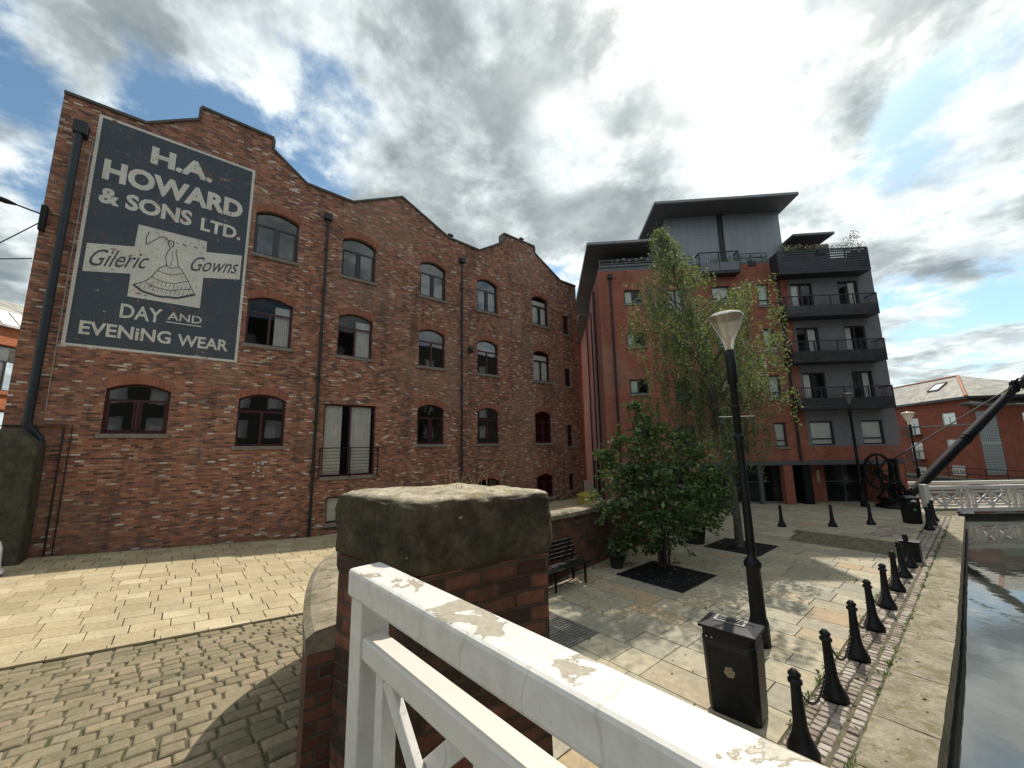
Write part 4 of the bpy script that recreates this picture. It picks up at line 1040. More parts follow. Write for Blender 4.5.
# ------------------------------------------------------------------ NEAR BRIDGE RAILING
BR=thing('bridge_railing','close-up white painted timber bridge railing with flaking top rail','railing',(-2.16,.80,1.5),math.atan2(.105,1.9))
def bar(m,x0,x1,y0,y1,z0,z1): m.box(x0,x1,y0,y1,z0-1.5,z1-1.5)
m=MB();bar(m,-.0,9,-.10,.075,2.475,2.605);m.build('top_rail',M['rail'],BR,bevel=.016)
m=MB();bar(m,.03,9,-.075,.03,2.22,2.32);m.build('middle_rail',M['white'],BR,bevel=.01)
m=MB();bar(m,.02,9,-.06,.04,1.6,1.7);m.build('bottom_rail',M['rail'],BR,bevel=.008)
for k in range(5):
    x=.02+k*1.9;m=MB();bar(m,x,x+.13,-.085,.06,1.3,2.474);m.build('post',M['rail'],BR,bevel=.008)
x=.25
while x<7:
    m=MB();bar(m,x,x+.075,-.05,.02,1.701,2.219);m.build('upright',M['rail'],BR,bevel=.006)
    a,b=x+.09,x+.62
    m=MB();m.obox((a,-.03,2.2-1.5),(b,-.03,1.72-1.5),.035,.075,(0,0,1));m.obox((a,.01,1.72-1.5),(b,.01,2.2-1.5),.035,.075,(0,0,1));m.build('diagonal_brace',M['rail'],BR,bevel=.004)
    x+=.72
    if abs((x-.02)%1.9)<.1: x+=.15
m=MB();m.prism([(-1.2,-3.2),(9,-3.2),(9,.90),(-1.2,.84)],1.2,1.5);m.prism([(-2.25,-3.2),(-1.21,-3.2),(-1.21,.84),(-2.25,.78)],.6,1.28);tag(m.build('bridge_deck',M['sett'] if False else M['ground']),kind='structure')

# ------------------------------------------------------------------ FAR BRIDGE
az=math.atan2(3.57,3.01)
FB=thing('lattice_footbridge','white lattice footbridge crossing the canal behind the crane','bridge',(-2.12,27.0,0),az)
def lattice(y,name,X=True):
    m=MB();L=15
    m.box(0,L,y-.09,y+.09,.86,1.02);m.box(0,L,y-.11,y+.11,-.14,.02);m.box(0,L,y-.05,y+.05,.70,.76);m.box(0,L,y-.05,y+.05,.12,.17)
    x=.1
    while x<L-1:
        for k in ((0,1) if X else ()):
            a=x+.02+k*.78
            m.obox((a,y,.17),(a+.66,y,.70),.05,.085);m.obox((a,y,.70),(a+.66,y,.17),.05,.085);m.box(a-.09,a-.0,y-.04,y+.04,.02,.86)
        m.box(x+1.5,x+1.56,y-.04,y+.04,.02,.86);m.box(x+1.75,x+1.88,y-.06,y+.06,.02,.86);m.box(x+2.02,x+2.08,y-.04,y+.04,.02,.86)
        x+=2.2
    m.box(-.12,.12,y-.12,y+.12,-.1,1.1)
    m.build(name,M['white'],FB)
lattice(0,'near_lattice_girder');lattice(2.0,'far_girder',False)
m=MB();m.box(-.5,15,.12,1.88,-.10,.0);m.build('deck',M['ground'],FB)
# ------------------------------------------------------------------ LAMPS
def lamp(label,x,y,hs=1,ls=1):
    t=thing('street_lamp',label,'street lamp',(x,y,.02),0,'street lamps on the quay');H=4.82*hs
    m=MB();m.lathe([(.0,0),(.14,0),(.14,.35),(.115,.42),(.105,1.15),(.13,1.18),(.13,1.24),(.07,1.32),(.062,1.4)],14);m.build('base',M['black'],t)
    m=MB();m.lathe([(.068,1.38),(.062,2.6),(.058,H-.62),(.082,H-.6),(.085,H-.02),(.06,H)],12)
    m.lathe([(.05,3.2),(.085,3.24),(.085,3.3),(.05,3.34)],12);m.lathe([(.05,3.75),(.08,3.8),(.05,3.85)],12);m.build('pole',M['black'],t)
    m=MB();m.tube([(-.22,-.18,3.62),(.22,.18,3.62)],.014,6);m.build('ladder_bar',M['steel'],t)
    m=MB();m.lathe([(.06*ls,H),(.085*ls,H+.16*ls),(.19*ls,H+.40*ls),(.27*ls,H+.60*ls)],20);m.lathe([(.27*ls,H+.60*ls),(.24*ls,H+.66*ls),(0,H+.70*ls)],20)
    g=m.build('lantern',M['lglass'],t)
    m=MB();m.lathe([(.275*ls,H+.595*ls),(.283*ls,H+.61*ls),(.272*ls,H+.625*ls)],20)
    for k in range(4):
        a=k*PI/2+.4;m.tube([(.06*ls*math.cos(a),.06*ls*math.sin(a),H),(.09*ls*math.cos(a),.09*ls*math.sin(a),H+.16*ls),(.195*ls*math.cos(a),.195*ls*math.sin(a),H+.40*ls),(.275*ls*math.cos(a),.275*ls*math.sin(a),H+.60*ls)],.008,5)
    m.build('lantern_frame',M['silver'],g)
    m=MB();m.lathe([(.03,H),(.03,H+.16*ls),(.06*ls,H+.24*ls),(0,H+.26*ls)],10);m.build('bulb',M['white'],g);return t
lamp('tall black street lamp standing beside the litter bin on the square',-2.70,7.35)
lamp('black street lamp in front of the balconies of the apartment block',-4.15,26.0-.3,1.04,.85)
lamp('distant black street lamp seen beyond the crane by the riverside flats',-3.1,37.8,.87,1.25)
# ------------------------------------------------------------------ BOLLARDS
def bollard(label,x,y,h=.8,g='iron bollards along the quay edge'):
    t=thing('bollard',label,'bollard',(x,y,.02),0,g);s=h/.8
    m=MB();m.lathe([(0,0),(.145,0),(.145,.05),(.125,.09),(.085,.18),(.066,.26),(.05,.58*s),(.048,.66*s)],16);m.build('shaft',M['black'],t)
    m=MB();m.lathe([(.048,.655*s),(.068,.665*s),(.068,.695*s),(.048,.70*s),(.048,.725*s),(.06,.735*s),(.06,.755*s),(.04,.775*s),(.025,.795*s),(0,.80*s)],14);m.build('finial',M['black'],t);return t
BY=[5.2,6.55,7.95,9.35,10.72,12.05,13.3,14.45]
ordn=['nearest chained bollard on the quay, beside the litter bin','second nearest chained bollard on the quay setts','third chained bollard on the quay, counting from the white railing','fourth chained bollard on the quay, counting from the white railing','fifth chained bollard on the quay, counting from the white railing','sixth chained bollard on the quay, counting from the white railing','seventh chained bollard, second nearest to the low black cabinet','last chained bollard, right beside the low black cabinet']
first=None
for i,y in enumerate(BY):
    if first is None: first=bollard(ordn[0],-1.62,y)
    else:
        q_=dup(first,(-1.62,y,.02),label=ordn[i]);q_.rotation_euler=(rad(random.uniform(-1.6,1.6)),rad(random.uniform(-1.6,1.6)),i)
for i,(x,y,l) in enumerate([(-5.36,17.8,'slim black bollard standing left in the middle of the square'),(-4.08,19.1,'slim black bollard between the birch and the crane wheel'),(-3.19,20.5,'thick black bollard in front of the crane wheel'),(-1.66,20.7,'nearest of the tight row of black bollards beside the far litter bin'),(-1.66,21.9,'middle of the tight row of black bollards beside the far litter bin'),(-1.68,23.1,'farthest of the tight row of black bollards by the footbridge')]):
    dup(first,(x,y,.02),label=l)
# chains
for i,(a,b) in enumerate(zip(BY,BY[1:])):
    n=int(40);L_=MB();pts=[]
    for k in range(n+1):
        t=k/n;y=a+.06+(b-a-.12)*t;z=.62-.36*(1-(2*t-1)**2);pts.append(Vector((-1.62-.0,y,z)))
    for k in range(n):
        p,q=pts[k],pts[k+1];d=(q-p)
        # flat ring link alternating orientation
        c=(p+q)/2;d.normalize();u=d.cross(Vector((1,0,0))).normalized();v=Vector((1,0,0))
        w_=u if k%2 else v;rp=[c+d*(.026*math.cos(2*PI*j/8))+w_*(.014*math.sin(2*PI*j/8)) for j in range(9)]
        L_.tube(rp,.0045,4,False)
    o=L_.build('chain',M['blackd']);where=['nearest sagging chain link, between the first and second quay bollards','chain sagging between the second and third quay bollards','chain sagging between the third and fourth quay bollards','chain sagging between the fourth and fifth quay bollards','chain sagging between the fifth and sixth quay bollards','chain sagging between the sixth and seventh quay bollards','farthest chain, hanging before the low black cabinet'][i]
    tag(o,where,'chain','chains slung between the quay bollards')
random.seed(21);m=MB()
for i in range(420):
    if i<150: x=random.gauss(-5.6,.9);y=random.gauss(9.6,1.6)
    elif i<260: x=random.uniform(-6.8,-2);y=random.uniform(4,15)
    elif i<340: x=-16.45+abs(random.gauss(0,.18));y=random.uniform(-2,14)
    else: x=random.uniform(-1.9,-.85);y=random.uniform(4.5,16)
    z=(zr(x,y)+.045) if x<-8 else .03
    leaves(m,[(x,y,z+random.uniform(0,.01))],.055,.1,.6)
tag(m.build('fallen_leaves',leafmat('dead_leaf',[(0,(.10,.07,.03)),(.6,(.2,.15,.06)),(1,(.12,.14,.05))],.1)),'scattered fallen leaves on the paving','leaves',kind='stuff')
m=MB()
for i in range(150):
    k=random.random()
    if k<.45: x=-1.28+random.gauss(0,.015);y=random.uniform(4.5,22)
    elif k<.7: x=-1.84+random.gauss(0,.015);y=random.uniform(4.5,22)
    elif k<.85: y=random.uniform(4.5,12);x=-6.98+random.uniform(0,.05)
    else: x=-16.5;y=random.uniform(-2,14)
    z=(zr(x,y)+.03) if x<-8 else .02
    for q in range(random.randint(4,12)): leaves(m,[(x+random.gauss(0,.02),y+random.gauss(0,.04),z)],.06,1.2,.35,-.8)
tag(m.build('weeds',M['leaf']),'small weeds growing in the joints along the quay and walls','weeds',kind='stuff')
# ------------------------------------------------------------------ BINS
def bin_(label,x,y,w_,d_,h,rz,near=True):
    t=thing('litter_bin',label,'litter bin',(x,y,.02),rz);m=MB();k=.9
    a,b=w_/2,d_/2;vs=[]
    for z,s in ((0,k),(.04,k+.03),(h*.82,1),(h*.83,.97),(h*.93,.97)):
        c=.05;pp=[(-a*s+c,-b*s),(a*s-c,-b*s),(a*s,-b*s+c),(a*s,b*s-c),(a*s-c,b*s),(-a*s+c,b*s),(-a*s,b*s-c),(-a*s,-b*s+c)]
        vs+=[(p,q,z) for p,q in pp]
    fs=[(r*8+i,r*8+(i+1)%8,r*8+8+(i+1)%8,r*8+8+i) for r in range(4) for i in range(8)];m.add(vs,fs+[tuple(range(7,-1,-1)),tuple(range(32,40))]);m.build('body',M['black'],t,bevel=.004)
    m=MB();A,Bq=a*1.06,b*1.08;z=h*.93
    vs=[(-A,-Bq,z),(A,-Bq,z),(A,Bq,z),(-A,Bq,z),(-A,-Bq,z+.03),(A,-Bq,z+.03),(A,Bq,z+.03),(-A,Bq,z+.03),(-A*.68,-Bq*.5,h),(A*.68,-Bq*.5,h),(A*.68,Bq*.5,h),(-A*.68,Bq*.5,h)]
    m.add(vs,[(3,2,1,0)]+[(i,(i+1)%4,4+(i+1)%4,4+i) for i in range(4)]+[(4+i,4+(i+1)%4,8+(i+1)%4,8+i) for i in range(4)]+[(8,9,10,11)]);L_=m.build('lid',M['black'],t,bevel=.004)
    m=MB();p_,q_=A*.55,Bq*.40
    for r in ((-p_,p_,-q_,-q_+.02),(-p_,p_,q_-.02,q_),(-p_,-p_+.03,-q_+.02,q_-.02),(p_-.03,p_,-q_+.02,q_-.02)): m.box(r[0],r[1],r[2],r[3],h+.001,h+.012)
    for i in range(7): xx=-p_+.05+i*(2*p_-.1)/6;m.obox((xx-.02,-q_+.02,h+.007),(xx+.03,q_-.02,h+.007),.008,.006)
    m.build('ashtray',M['silver'],L_)
    m=MB();m.box(-a*.75,a*.75,-b-.002,-b+.012,h*.74,h*.81);m.build('slot',M['dark'],t)
    if near:
        m=MB();zc=h*.5
        for i in range(6):
            an=i*PI/3+.2;cx,cz=.035*math.cos(an),zc+.035*math.sin(an);pp=[(cx+.026*math.cos(j*PI/5),cz+.026*math.sin(j*PI/5)) for j in range(10)]
            n=len(pp);m.add([(px,-b*.955-.006,pz) for px,pz in pp]+[(px,-b*.955+.01,pz) for px,pz in pp],[tuple(range(n)),tuple(range(2*n-1,n-1,-1))]+[(i2,(i2+1)%n+0,(i2+1)%n+n,i2+n) for i2 in range(n)])
        m.box(-.03,.03,-b*.955-.005,-b*.955+.01,zc-.03,zc+.03);m.build('rosette_emblem',M['rosette'],t)
        m=MB()
        for px in (-a*.75,-a*.55): m.lathe([(0,0),(.012,0),(.012,.015),(0,.015)],8,(px,-b-.0,h*.83))
        m.build('rivet',M['silver'],t)
    else:
        m=MB();pp=[(.1*math.cos(j*PI/8),h*.86+.08*math.sin(j*PI/8)-.04) for j in range(9)];n=len(pp);m.add([(px,-b-.008,pz) for px,pz in pp],[tuple(range(n))]);m.build('white_label',M['white'],t)
        m=MB();m.lathe([(0,0),(.06,0),(.06,.01),(0,.01)],10,(0,0,0));o=m.build('green_emblem',M['greenlogo'],t);o.location=(0,-b*.96,h*.52);o.rotation_euler=(PI/2,0,0)
    return t
bin_('black litter bin with metal ashtray lid and gold rosette beside the street lamp',-2.31,5.40,.60,.42,1.0,rad(6))
bin_('black litter bin with white half-moon label near the crane',-2.18,21.9,.50,.42,1.0,rad(40),False)
m=MB();m.box(-.2,.2,-.18,.18,.0,.48);t=thing('service_cabinet','low black metal cabinet at the end of the bollard row','cabinet',(-1.66,15.25,.02));m.build('cabinet_body',M['black'],t,bevel=.01)
m=MB();m.box(-.22,.22,-.2,.2,.481,.51);m.build('cabinet_lid',M['black'],t,bevel=.008)
# ------------------------------------------------------------------ BENCH
BE=thing('park_bench','black slatted metal bench against the curved brick wall','bench',(-6.55,6.55,.02),0)
for y in (-1.2,0,1.0):
    m=MB();m.box(.1,.14,y-.02,y+.02,0,.42);m.box(-.28,-.24,y-.02,y+.02,0,.42);m.box(-.28,.14,y-.02,y+.02,.39,.43);m.build('leg',M['black'],BE)
for k in range(5):
    x=-.24+k*.085;m=MB();m.box(x,x+.07,-1.35,1.1,.432,.462);m.build('seat_slat',M['black'],BE,bevel=.004)
for k in range(5):
    z=.52+k*.085;xx=-.27-.02*k;m=MB();m.box(xx-.012,xx+.012,-1.35,1.1,z,z+.07);m.build('back_slat',M['black'],BE,bevel=.004)
for y in (-1.2,1.0):
    m=MB();m.obox((-.27,y,.42),(-.38,y,.95),.03,.03,(1,0,0));m.build('back_support',M['black'],BE)
# ------------------------------------------------------------------ CRANE
CR=thing('canal_crane','old black iron hand crane with spoked gear wheel and long raised jib','crane',(-3.1,26.4,0),rad(59.2))
# local +x along jib's ground direction
m=MB();m.lathe([(0,0),(.75,0),(.75,.12),(.6,.16),(.5,.3),(.3,.34),(0,.34)],20);m.build('base',M['black'],CR)
m=MB();
for s in(-1,1): m.obox((-.7,s*.22,.4),(.75,s*.22,.4),.07,.14);m.obox((-.7,s*.22,.45),(.25,s*.22,1.2),.06,.1)
m.lathe([(0,0),(.28,0),(.28,.3),(0,.3)],14,(.45,0,.3));m.build('bed_frame',M['black'],CR,bevel=.006)
m=MB()
for s in(-1,1): m.obox((.12,s*.17,.35),(.22,s*.12,2.25),.12,.16,(1,0,0))
m.box(.1,.32,-.18,.18,2.15,2.3);m.box(.1,.3,-.16,.16,1.2,1.3);m.build('mast',M['black'],CR,bevel=.008)
wh=MB()
def wheel(m,c,R_,w_,sp,teeth=0):
    n=40;ring_=[];
    vs=[];
    for k in range(n):
        a=2*PI*k/n
        for r,yy in ((R_,-w_/2),(R_,w_/2),(R_*.9,w_/2),(R_*.9,-w_/2)): vs.append((c[0]+r*math.cos(a),c[1]+yy,c[2]+r*math.sin(a)))
    m.add(vs,[(k*4+i,k*4+(i+1)%4,((k+1)%n)*4+(i+1)%4,((k+1)%n)*4+i) for k in range(n) for i in range(4)])
    for k in range(sp):
        a=2*PI*k/sp;m.obox(c,(c[0]+R_*.92*math.cos(a),c[1],c[2]+R_*.92*math.sin(a)),.05,.05,(0,1,0))
    m.tube([(c[0],c[1]-.12,c[2]),(c[0],c[1]+.12,c[2])],R_*.14,10)
    for k in range(teeth):
        a=2*PI*k/teeth;m.box(c[0]+R_*math.cos(a)-.02,c[0]+R_*math.cos(a)+.02,c[1]-w_/2,c[1]+w_/2,c[2]+R_*math.sin(a)-.02,c[2]+R_*math.sin(a)+.02)
wheel(wh,(-1.05,-.3,1.75),.82,.09,8,48);wh.build('gear_wheel',M['black'],CR)
m=MB();wheel(m,(-.1,-.34,.85),.3,.07,6,24);wheel(m,(.35,-.34,.6),.22,.07,5,18);m.build('pinion',M['black'],CR)
m=MB();m.tube([(-.1,-.5,.85),(-.1,.5,.85)],.035,8);m.tube([(-1.05,-.45,1.75),(-1.05,.4,1.75)],.04,8);m.obox((-1.05,-.2,1.75),(.15,-.2,1.2),.05,.1);m.obox((-1.05,.25,1.75),(.15,.2,1.2),.05,.1);m.obox((-1.05,-.2,1.75),(-.4,-.2,.4),.05,.1);m.tube([(0,-.25,.95),(0,.25,.95)],.2,14);m.build('axle_and_drum',M['black'],CR)
m=MB();m.tube([(-.1,-.5,.85),(-.1,-.55,.85),(-.35,-.58,1.1),(-.35,-.75,1.1)],.022,6);m.build('crank_handle',M['black'],CR)
J0=Vector((.6,0,.35));J1=Vector((10.4,0,6.86))
m=MB();m.tube([J0,J0.lerp(J1,.15),J0.lerp(J1,.45),J0.lerp(J1,.8),J1],[.15,.21,.23,.18,.13],14)
for t_ in (.42,.44,.83): m.tube([J0.lerp(J1,t_),J0.lerp(J1,t_+.008)],.255 if t_<.5 else .22,14)
m.build('jib',simple('sooty_jib_iron',(.006,.006,.007),.75,0,.5,4,spec=.15),CR)
m=MB();c=J0.lerp(J1,.865);wheel(m,(c.x,c.y,c.z+.05),.34,.16,5);m.tube([(c.x,-.2,c.z+.05),(c.x,.2,c.z+.05)],.25,14);m.build('jib_pulley',M['black'],CR)
m=MB();pc=J0.lerp(J1,.845)
m.tube([(.2,0,2.25),(pc.x,0,pc.z+.15)],.03,6)
m.build('stay_rod',M['dark'],CR)
# ------------------------------------------------------------------ FAR RIVERSIDE FLATS
def azof(old): return rad(old-50)
FAZ=azof(12.7)
FL=thing('riverside_flats','distant red brick waterside flats with pale slate hipped roof and white windows','building',(-3.89,56.21,-.9),-FAZ-PI)
# local y runs toward away; outward normal +x = (cos,-sin)... check faces camera
zo=.9
ww=[O(-2.75,-4.2,0,0)]
fw_=[]
for z,h in ((4.5,1.05),(2.2,.95),(.0,.85)):
    fw_.append(O(2.7,4.15,z+zo,z+h+zo))
bw_=[O(-1.7,-.15,3.7+zo,5.3+zo),O(-1.7,-.15,1.3+zo,2.9+zo),O(-1.7,-.15,-.2+zo,.5+zo)]
m=MB();facade(m,[(-9,6.8+zo),(5.72,6.8+zo)],fw_+bw_,-.5,.12);m.build('main_wall',M['rbrick2'],FL)
for o in fw_: window(o,FL,M['whiteframe'],'tm',dx=-.05,sill=False)
for o in bw_: window(o,FL,M['whiteframe'],'tm',name='balcony_door',dx=-.05,sill=False)
for z in (3.65,1.25):
    b=MB();b.box(.02,.5,-1.9,.1,z+zo-.1,z+zo);B_=b.build('balcony',M['balc'],FL);r=MB()
    r.box(.46,.5,-1.9,.1,z+zo+.78,z+zo+.84)
    for k in range(17): r.box(.47,.49,-1.9+k*.12,-1.88+k*.12,z+zo,z+zo+.78)
    for yy in(-1.9,.06): r.box(.02,.46,yy,yy+.04,z+zo+.78,z+zo+.84)
    r.build('railing',M['balc'],B_)
m=MB();m.box(.001,.04,-9,5.72,4.35+zo,4.5+zo);m.build('string_course',M['sill'],FL)
m=MB();E0=6.8+zo
# hipped roof
a=(.45,6.2,E0);b=(.45,-9.5,E0);c=(-9,6.2,E0);d=(-9,-9.5,E0);r0=(-2.2,2.2,E0+2.3);r1=(-2.2,-9.5,E0+2.3);
m.add([a,b,r1,r0,c,d],[(0,1,2,3),(0,3,4),(3,2,5,4)]);m.build('roof',M['slate'],FL)
m=MB();m.tube([a,r0],.12,6);m.tube([r0,r1],.1,6);m.build('roof_ridge',M['ridge'],FL)
m=MB();m.box(-9,.47,-9.5,6.22,E0-.22,E0-.01);m.build('eaves',M['frame_dark'],FL)
sk=MB();f1=lambda x,y,o=0:(x,y,E0+(.45-x)*(2.3/2.65)+o)
c4=[f1(-.7,1.9,.06),f1(-.7,.6,.06),f1(-1.5,.6,.06),f1(-1.5,1.9,.06)]
for p_,q_ in zip(c4,c4[1:]+c4[:1]): sk.obox(p_,q_,.1,.1)
K_=sk.build('skylight',M['frame_dark'],FL);m=MB();m.add([f1(-.7,1.9,.08),f1(-.7,.6,.08),f1(-1.5,.6,.08),f1(-1.5,1.9,.08)],[(0,3,2,1)]);m.build('skylight_pane',M['whiteframe'],K_)
FAZ2=azof(80)
F2=thing('riverside_wing','red brick waterside wing with tall glass-block stair window behind the jib','building',(-.345,51.56,-.9),-FAZ2)
m=MB();gl=O(.35,2.55,.2+zo,5.5+zo);w3=[O(5.6,6.6,4.4+zo,5.4+zo),O(5.6,6.6,2+zo,3+zo)];facade(m,[(-.3,6.15+zo),(16,6.15+zo)],[gl]+w3,-.5,.12);m.build('main_wall',M['rbrick2'],F2)
for o in w3: window(o,F2,M['whiteframe'],'tm',dx=-.05,sill=False)
m=MB();m.box(-.06,-.02,.35,2.55,.2+zo,5.5+zo);G_=m.build('stair_window',simple('glass_block',(.16,.19,.20),.2,0,.2,6),F2)
m=MB();y=.35
while y<2.56: m.box(-.019,.0,y,y+.03,.2+zo,5.5+zo);y+=.22
z=.2
while z<5.5: m.box(-.018,.002,.35,2.55,z+zo,z+zo+.03);z+=.22
m.box(-.018,.02,.35,2.55,2.7+zo,2.9+zo);m.build('glazing_grid',simple('grey_glazing_bars',(.3,.33,.33),.5),G_)
E1=6.15+zo
m=MB();m.add([(.5,-.7,E1),(.5,16,E1),(-3,16,E1+2.3),(-3,4.6,E1+2.3),(-7,4.6,E1),(-7,16,E1)],[(0,1,2,3),(3,2,5,4),(0,3,4)]);m.build('roof',M['slate'],F2)
m=MB();m.box(-.2,.52,-.7,16,E1-.2,E1-.01);m.build('eaves',M['frame_dark'],F2)
# far quay railing
m=MB();FR=thing('far_quay_railing','thin dark railing along the opposite canal bank','railing',(0,0,-.3))
pA=Vector((7.5,43.0,0));pB=Vector((3,47.3,0));pC=Vector((-4.6,55.3,0));pD=Vector((-15.5,70,0))
for a,b in ((pA,pB),(pB,pC),(pC,pD)):
    for z in (.5,1.0): m.tube([a+Vector((0,0,z)),b+Vector((0,0,z))],.03,5)
    n=int((b-a).length/1.5)
    for k in range(n+1): p_=a.lerp(b,k/n);m.tube([p_,p_+Vector((0,0,1.02))],.03,5)
m.build('rails',M['blackd'],FR)
m=MB()
for a,b in (((8,42.48),(3,46.98)),((3,46.98),(-4.8,54.98)),((-4.8,54.98),(-16,69.9))):
    m.obox((a[0],a[1]-.02,-.75),(b[0],b[1]-.02,-.75),.15,.95)
tag(m.build('far_quay_face',M['quaywall']),kind='structure')
# ------------------------------------------------------------------ LEFT EDGE THINGS
GP=thing('stone_gatepost','big dark weathered stone gatepost with pyramid top against the warehouse corner','gatepost',(-15.95,-3.95,0))
WW_=None
m=MB();a=.42;z0,z1,z2=.2,3.35,3.62
z1=3.42;z2=3.85
vs=[(-a,-1.1,z0),(a,-1.1,z0),(a,1.12,z0),(-a,1.12,z0),(-a,-1.1,z1),(a,-1.1,z1),(a,1.12,z1),(-a,1.12,z1),(-a*.6,.2,z2),(a*.6,.2,z2),(a*.6,.72,z2),(-a*.6,.72,z2)]
m.add(vs,[(3,2,1,0)]+[(i,(i+1)%4,4+(i+1)%4,4+i) for i in range(4)]+[(4+i,4+(i+1)%4,8+(i+1)%4,8+i) for i in range(4)]+[(8,9,10,11)])
m.build('stone_block',stone('gatepost_stone',(.03,.028,.02),(.11,.095,.065),moss=(.04,.042,.02),mossamt=.4,scale=3),GP,bevel=.04)
WP=thing('traffic_marker','white rounded plastic marker post at the left edge of the street','marker post',(-14.45,-3.12,.60))
m=MB();m.lathe([(.30,0),(.30,.06),(.24,.1),(.22,.55),(.18,.68),(.09,.76),(0,.78)],18);m.build('marker_body',simple('white_plastic',(.75,.76,.8),.4,0,.05),WP)
ML=thing('wall_lamp','dark bracket lamp reaching out from the warehouse corner','wall lamp',(-16.6,-3.72,0))
m=MB();m.box(.0,.16,-.0,.12,9.55,10.3);m.build('wall_bracket',M['blackd'],ML)
m=MB();m.tube([(.1,0.05,10.02),(.12,-.50,10.13)],.022,6);m.build('arm',M['black'],ML)
m=MB();m.tube([(.12,-.45,10.12),(.12,-.62,10.15),(.14,-1.5,10.32),(.14,-1.7,10.35)],[.03,.07,.09,.04],10);m.build('lamp_head',M['black'],ML)
for k,(p,q,l) in enumerate([((-16.5,-3.72,9.74),(-22,-9.5,6.8),'upper thin cable running left from the warehouse corner'),((-16.5,-3.72,8.66),(-21,-10.5,9.3),'lower dark cable running left from the warehouse corner')]):
    m=MB();pt=[Vector(p).lerp(Vector(q),t/12)+Vector((0,0,-.35*math.sin(PI*t/12))) for t in range(13)];m.tube(pt,.016,5);tag(m.build('overhead_cable',M['blackd']),l,'cable','overhead cables by the warehouse')
LBAZ=azof(1);LB=thing('side_street_offices','orange brick office building with banded windows behind the warehouse at the left','building',(-40.3,-9.0,0),-LBAZ)
wb=[]
for z,h in ((7.3,2.9),(3.3,2.7),(.3,2.1)):
    y=-13.6
    while y<13: wb.append(O(y,y+2.5,z,z+h));y+=3.0
m=MB();facade(m,[(-14,11.4),(15,11.4)],wb,-.5,.2);m.build('main_wall',M['obrick'],LB)
for o in wb: window(o,LB,M['frame_dark'],'tm',dx=-.1,sill=False,behind=('blind',.1,.55) if int(o['y0']*10)%2 else None)
m=MB()
for z in (3.05,6.1,7.05,10.25): m.box(.002,.12,-14,15,z,z+.2)
m.build('brick_band',M['obrick'],LB)
m=MB();m.add([(.3,-14,11.41),(.3,15,11.41),(-1.0,15,12.75),(-1.0,-14,12.75),(-5,-14,14.6),(-5,15,14.6),(-12,-14,11.41),(-12,15,11.41)],[(0,1,2,3),(3,2,5,4),(4,5,7,6)]);rf=m.build('roof',M['slate'],LB)
m=MB();y=-13.8
while y<14: m.add([(.2,y,11.56),(.2,y+.85,11.56),(-.9,y+.85,12.70),(-.9,y,12.70)],[(0,1,2,3)]);y+=.98
m.build('rooflight',M['whiteframe'],rf)
OB=thing('added_reflection_block','plain dark building added out of view on the opposite bank for the advert warehouse windows to reflect','building',(17,12,-1),PI)  # unseen block, added so the advert warehouse windows reflect something dark
wo=[O(-38+k*3.2,-36.4+k*3.2,2.4+3.2*j,4.3+3.2*j) for k in range(20) for j in range(5)]
m=MB();facade(m,[(-40,19),(28,19)],wo,-.5,.2);m.add([(0,-40,-.5),(0,-40,19),(-12,-40,19),(-12,-40,-.5)],[(0,1,2,3)]);m.add([(0,28,-.5),(0,28,19),(-12,28,19),(-12,28,-.5)],[(0,3,2,1)]);m.add([(0,-40,19),(0,28,19),(-12,28,19),(-12,-40,19)],[(0,1,2,3)]);m.build('main_wall',simple('dark_grey_brick',(.07,.065,.06),.9),OB)
m=MB()
for o in wo: m.box(-.14,-.12,o['y0'],o['y1'],o['z0'],o['z1'])
tag(m.build('window_panes',M['whiteframe'],OB),kind='stuff')
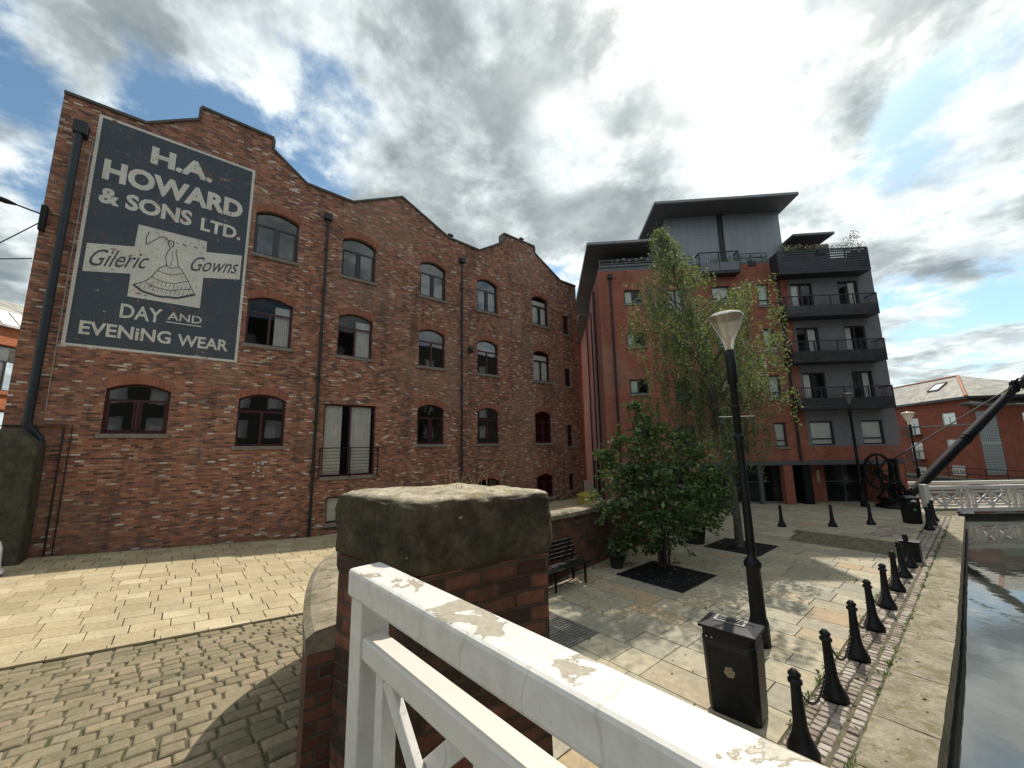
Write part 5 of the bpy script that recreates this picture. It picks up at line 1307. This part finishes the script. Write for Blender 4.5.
# passage: gate with signs and yellow grit bin
GB=thing('grit_bin','small yellow grit bin at the foot of the warehouse far corner','grit bin',(-14.1,16.9,.02),-rad(20))
m=MB();vs=[];
for z,s in ((0,.82),(.48,1)):
    vs+=[(x*s*.42,y*s*.32,z) for x,y in((-1,-1),(1,-1),(1,1),(-1,1))]
m.add(vs,[(3,2,1,0),(4,5,6,7)]+[(i,(i+1)%4,4+(i+1)%4,4+i) for i in range(4)]);m.build('bin_body',M['yellow'],GB,bevel=.02)
m=MB();m.add([(-.45,-.36,.482),(.45,-.36,.482),(.45,.36,.482),(-.45,.36,.482),(-.45,-.36,.54),(.45,-.36,.54),(.40,.30,.72),(-.40,.30,.72)],[(3,2,1,0),(4,5,6,7)]+[(i,(i+1)%4,4+(i+1)%4,4+i) for i in range(4)]);m.build('bin_lid',M['yellow'],GB,bevel=.02)
PG=thing('passage_gate','tall black railing gate closing the passage between warehouse and apartments','gate',(-16.2,20.3,0),-rad(12))
m=MB();x=0
while x<3.4: m.box(x,x+.05,-.02,.02,0,2.2);x+=.17
for z in (.2,1.2,2.15): m.box(0,3.4,-.022,.022,z,z+.07)
m.build('gate_bars',M['black'],PG)
m=MB();m.box(1.35,1.85,-.06,-.03,1.55,1.9);m.build('red_notice',M['red'],PG);m=MB();m.box(1.42,1.8,-.064,-.061,1.68,1.76);m.build('notice_lettering',M['white'],PG)
m=MB();m.box(1.45,1.8,-.06,-.03,.85,1.4);m.build('white_notice',M['white'],PG)
m=MB();m.box(0,3.4,3,3.1,0,2.4);m.build('rear_fence',M['dark'],PG)
for i,(x,y,r_) in enumerate([(-15.6,22.0,1.0),(-13.9,24.5,1.2)]):
    t=thing('bush',['leafy bush behind the passage gate beside the warehouse','leafy bush deep in the passage beside the apartments'][i],'bush',(x,y,0));m=MB();leaves(m,clump((0,0,1),r_*.8,300),.14,.5,.5);m.build('leaves',M['leaf'],t);m=MB();m.tube([(0,0,0),(0,0,.9)],.04,6);m.build('stem',M['bark'],t)
print('objects',len(bpy.data.objects))
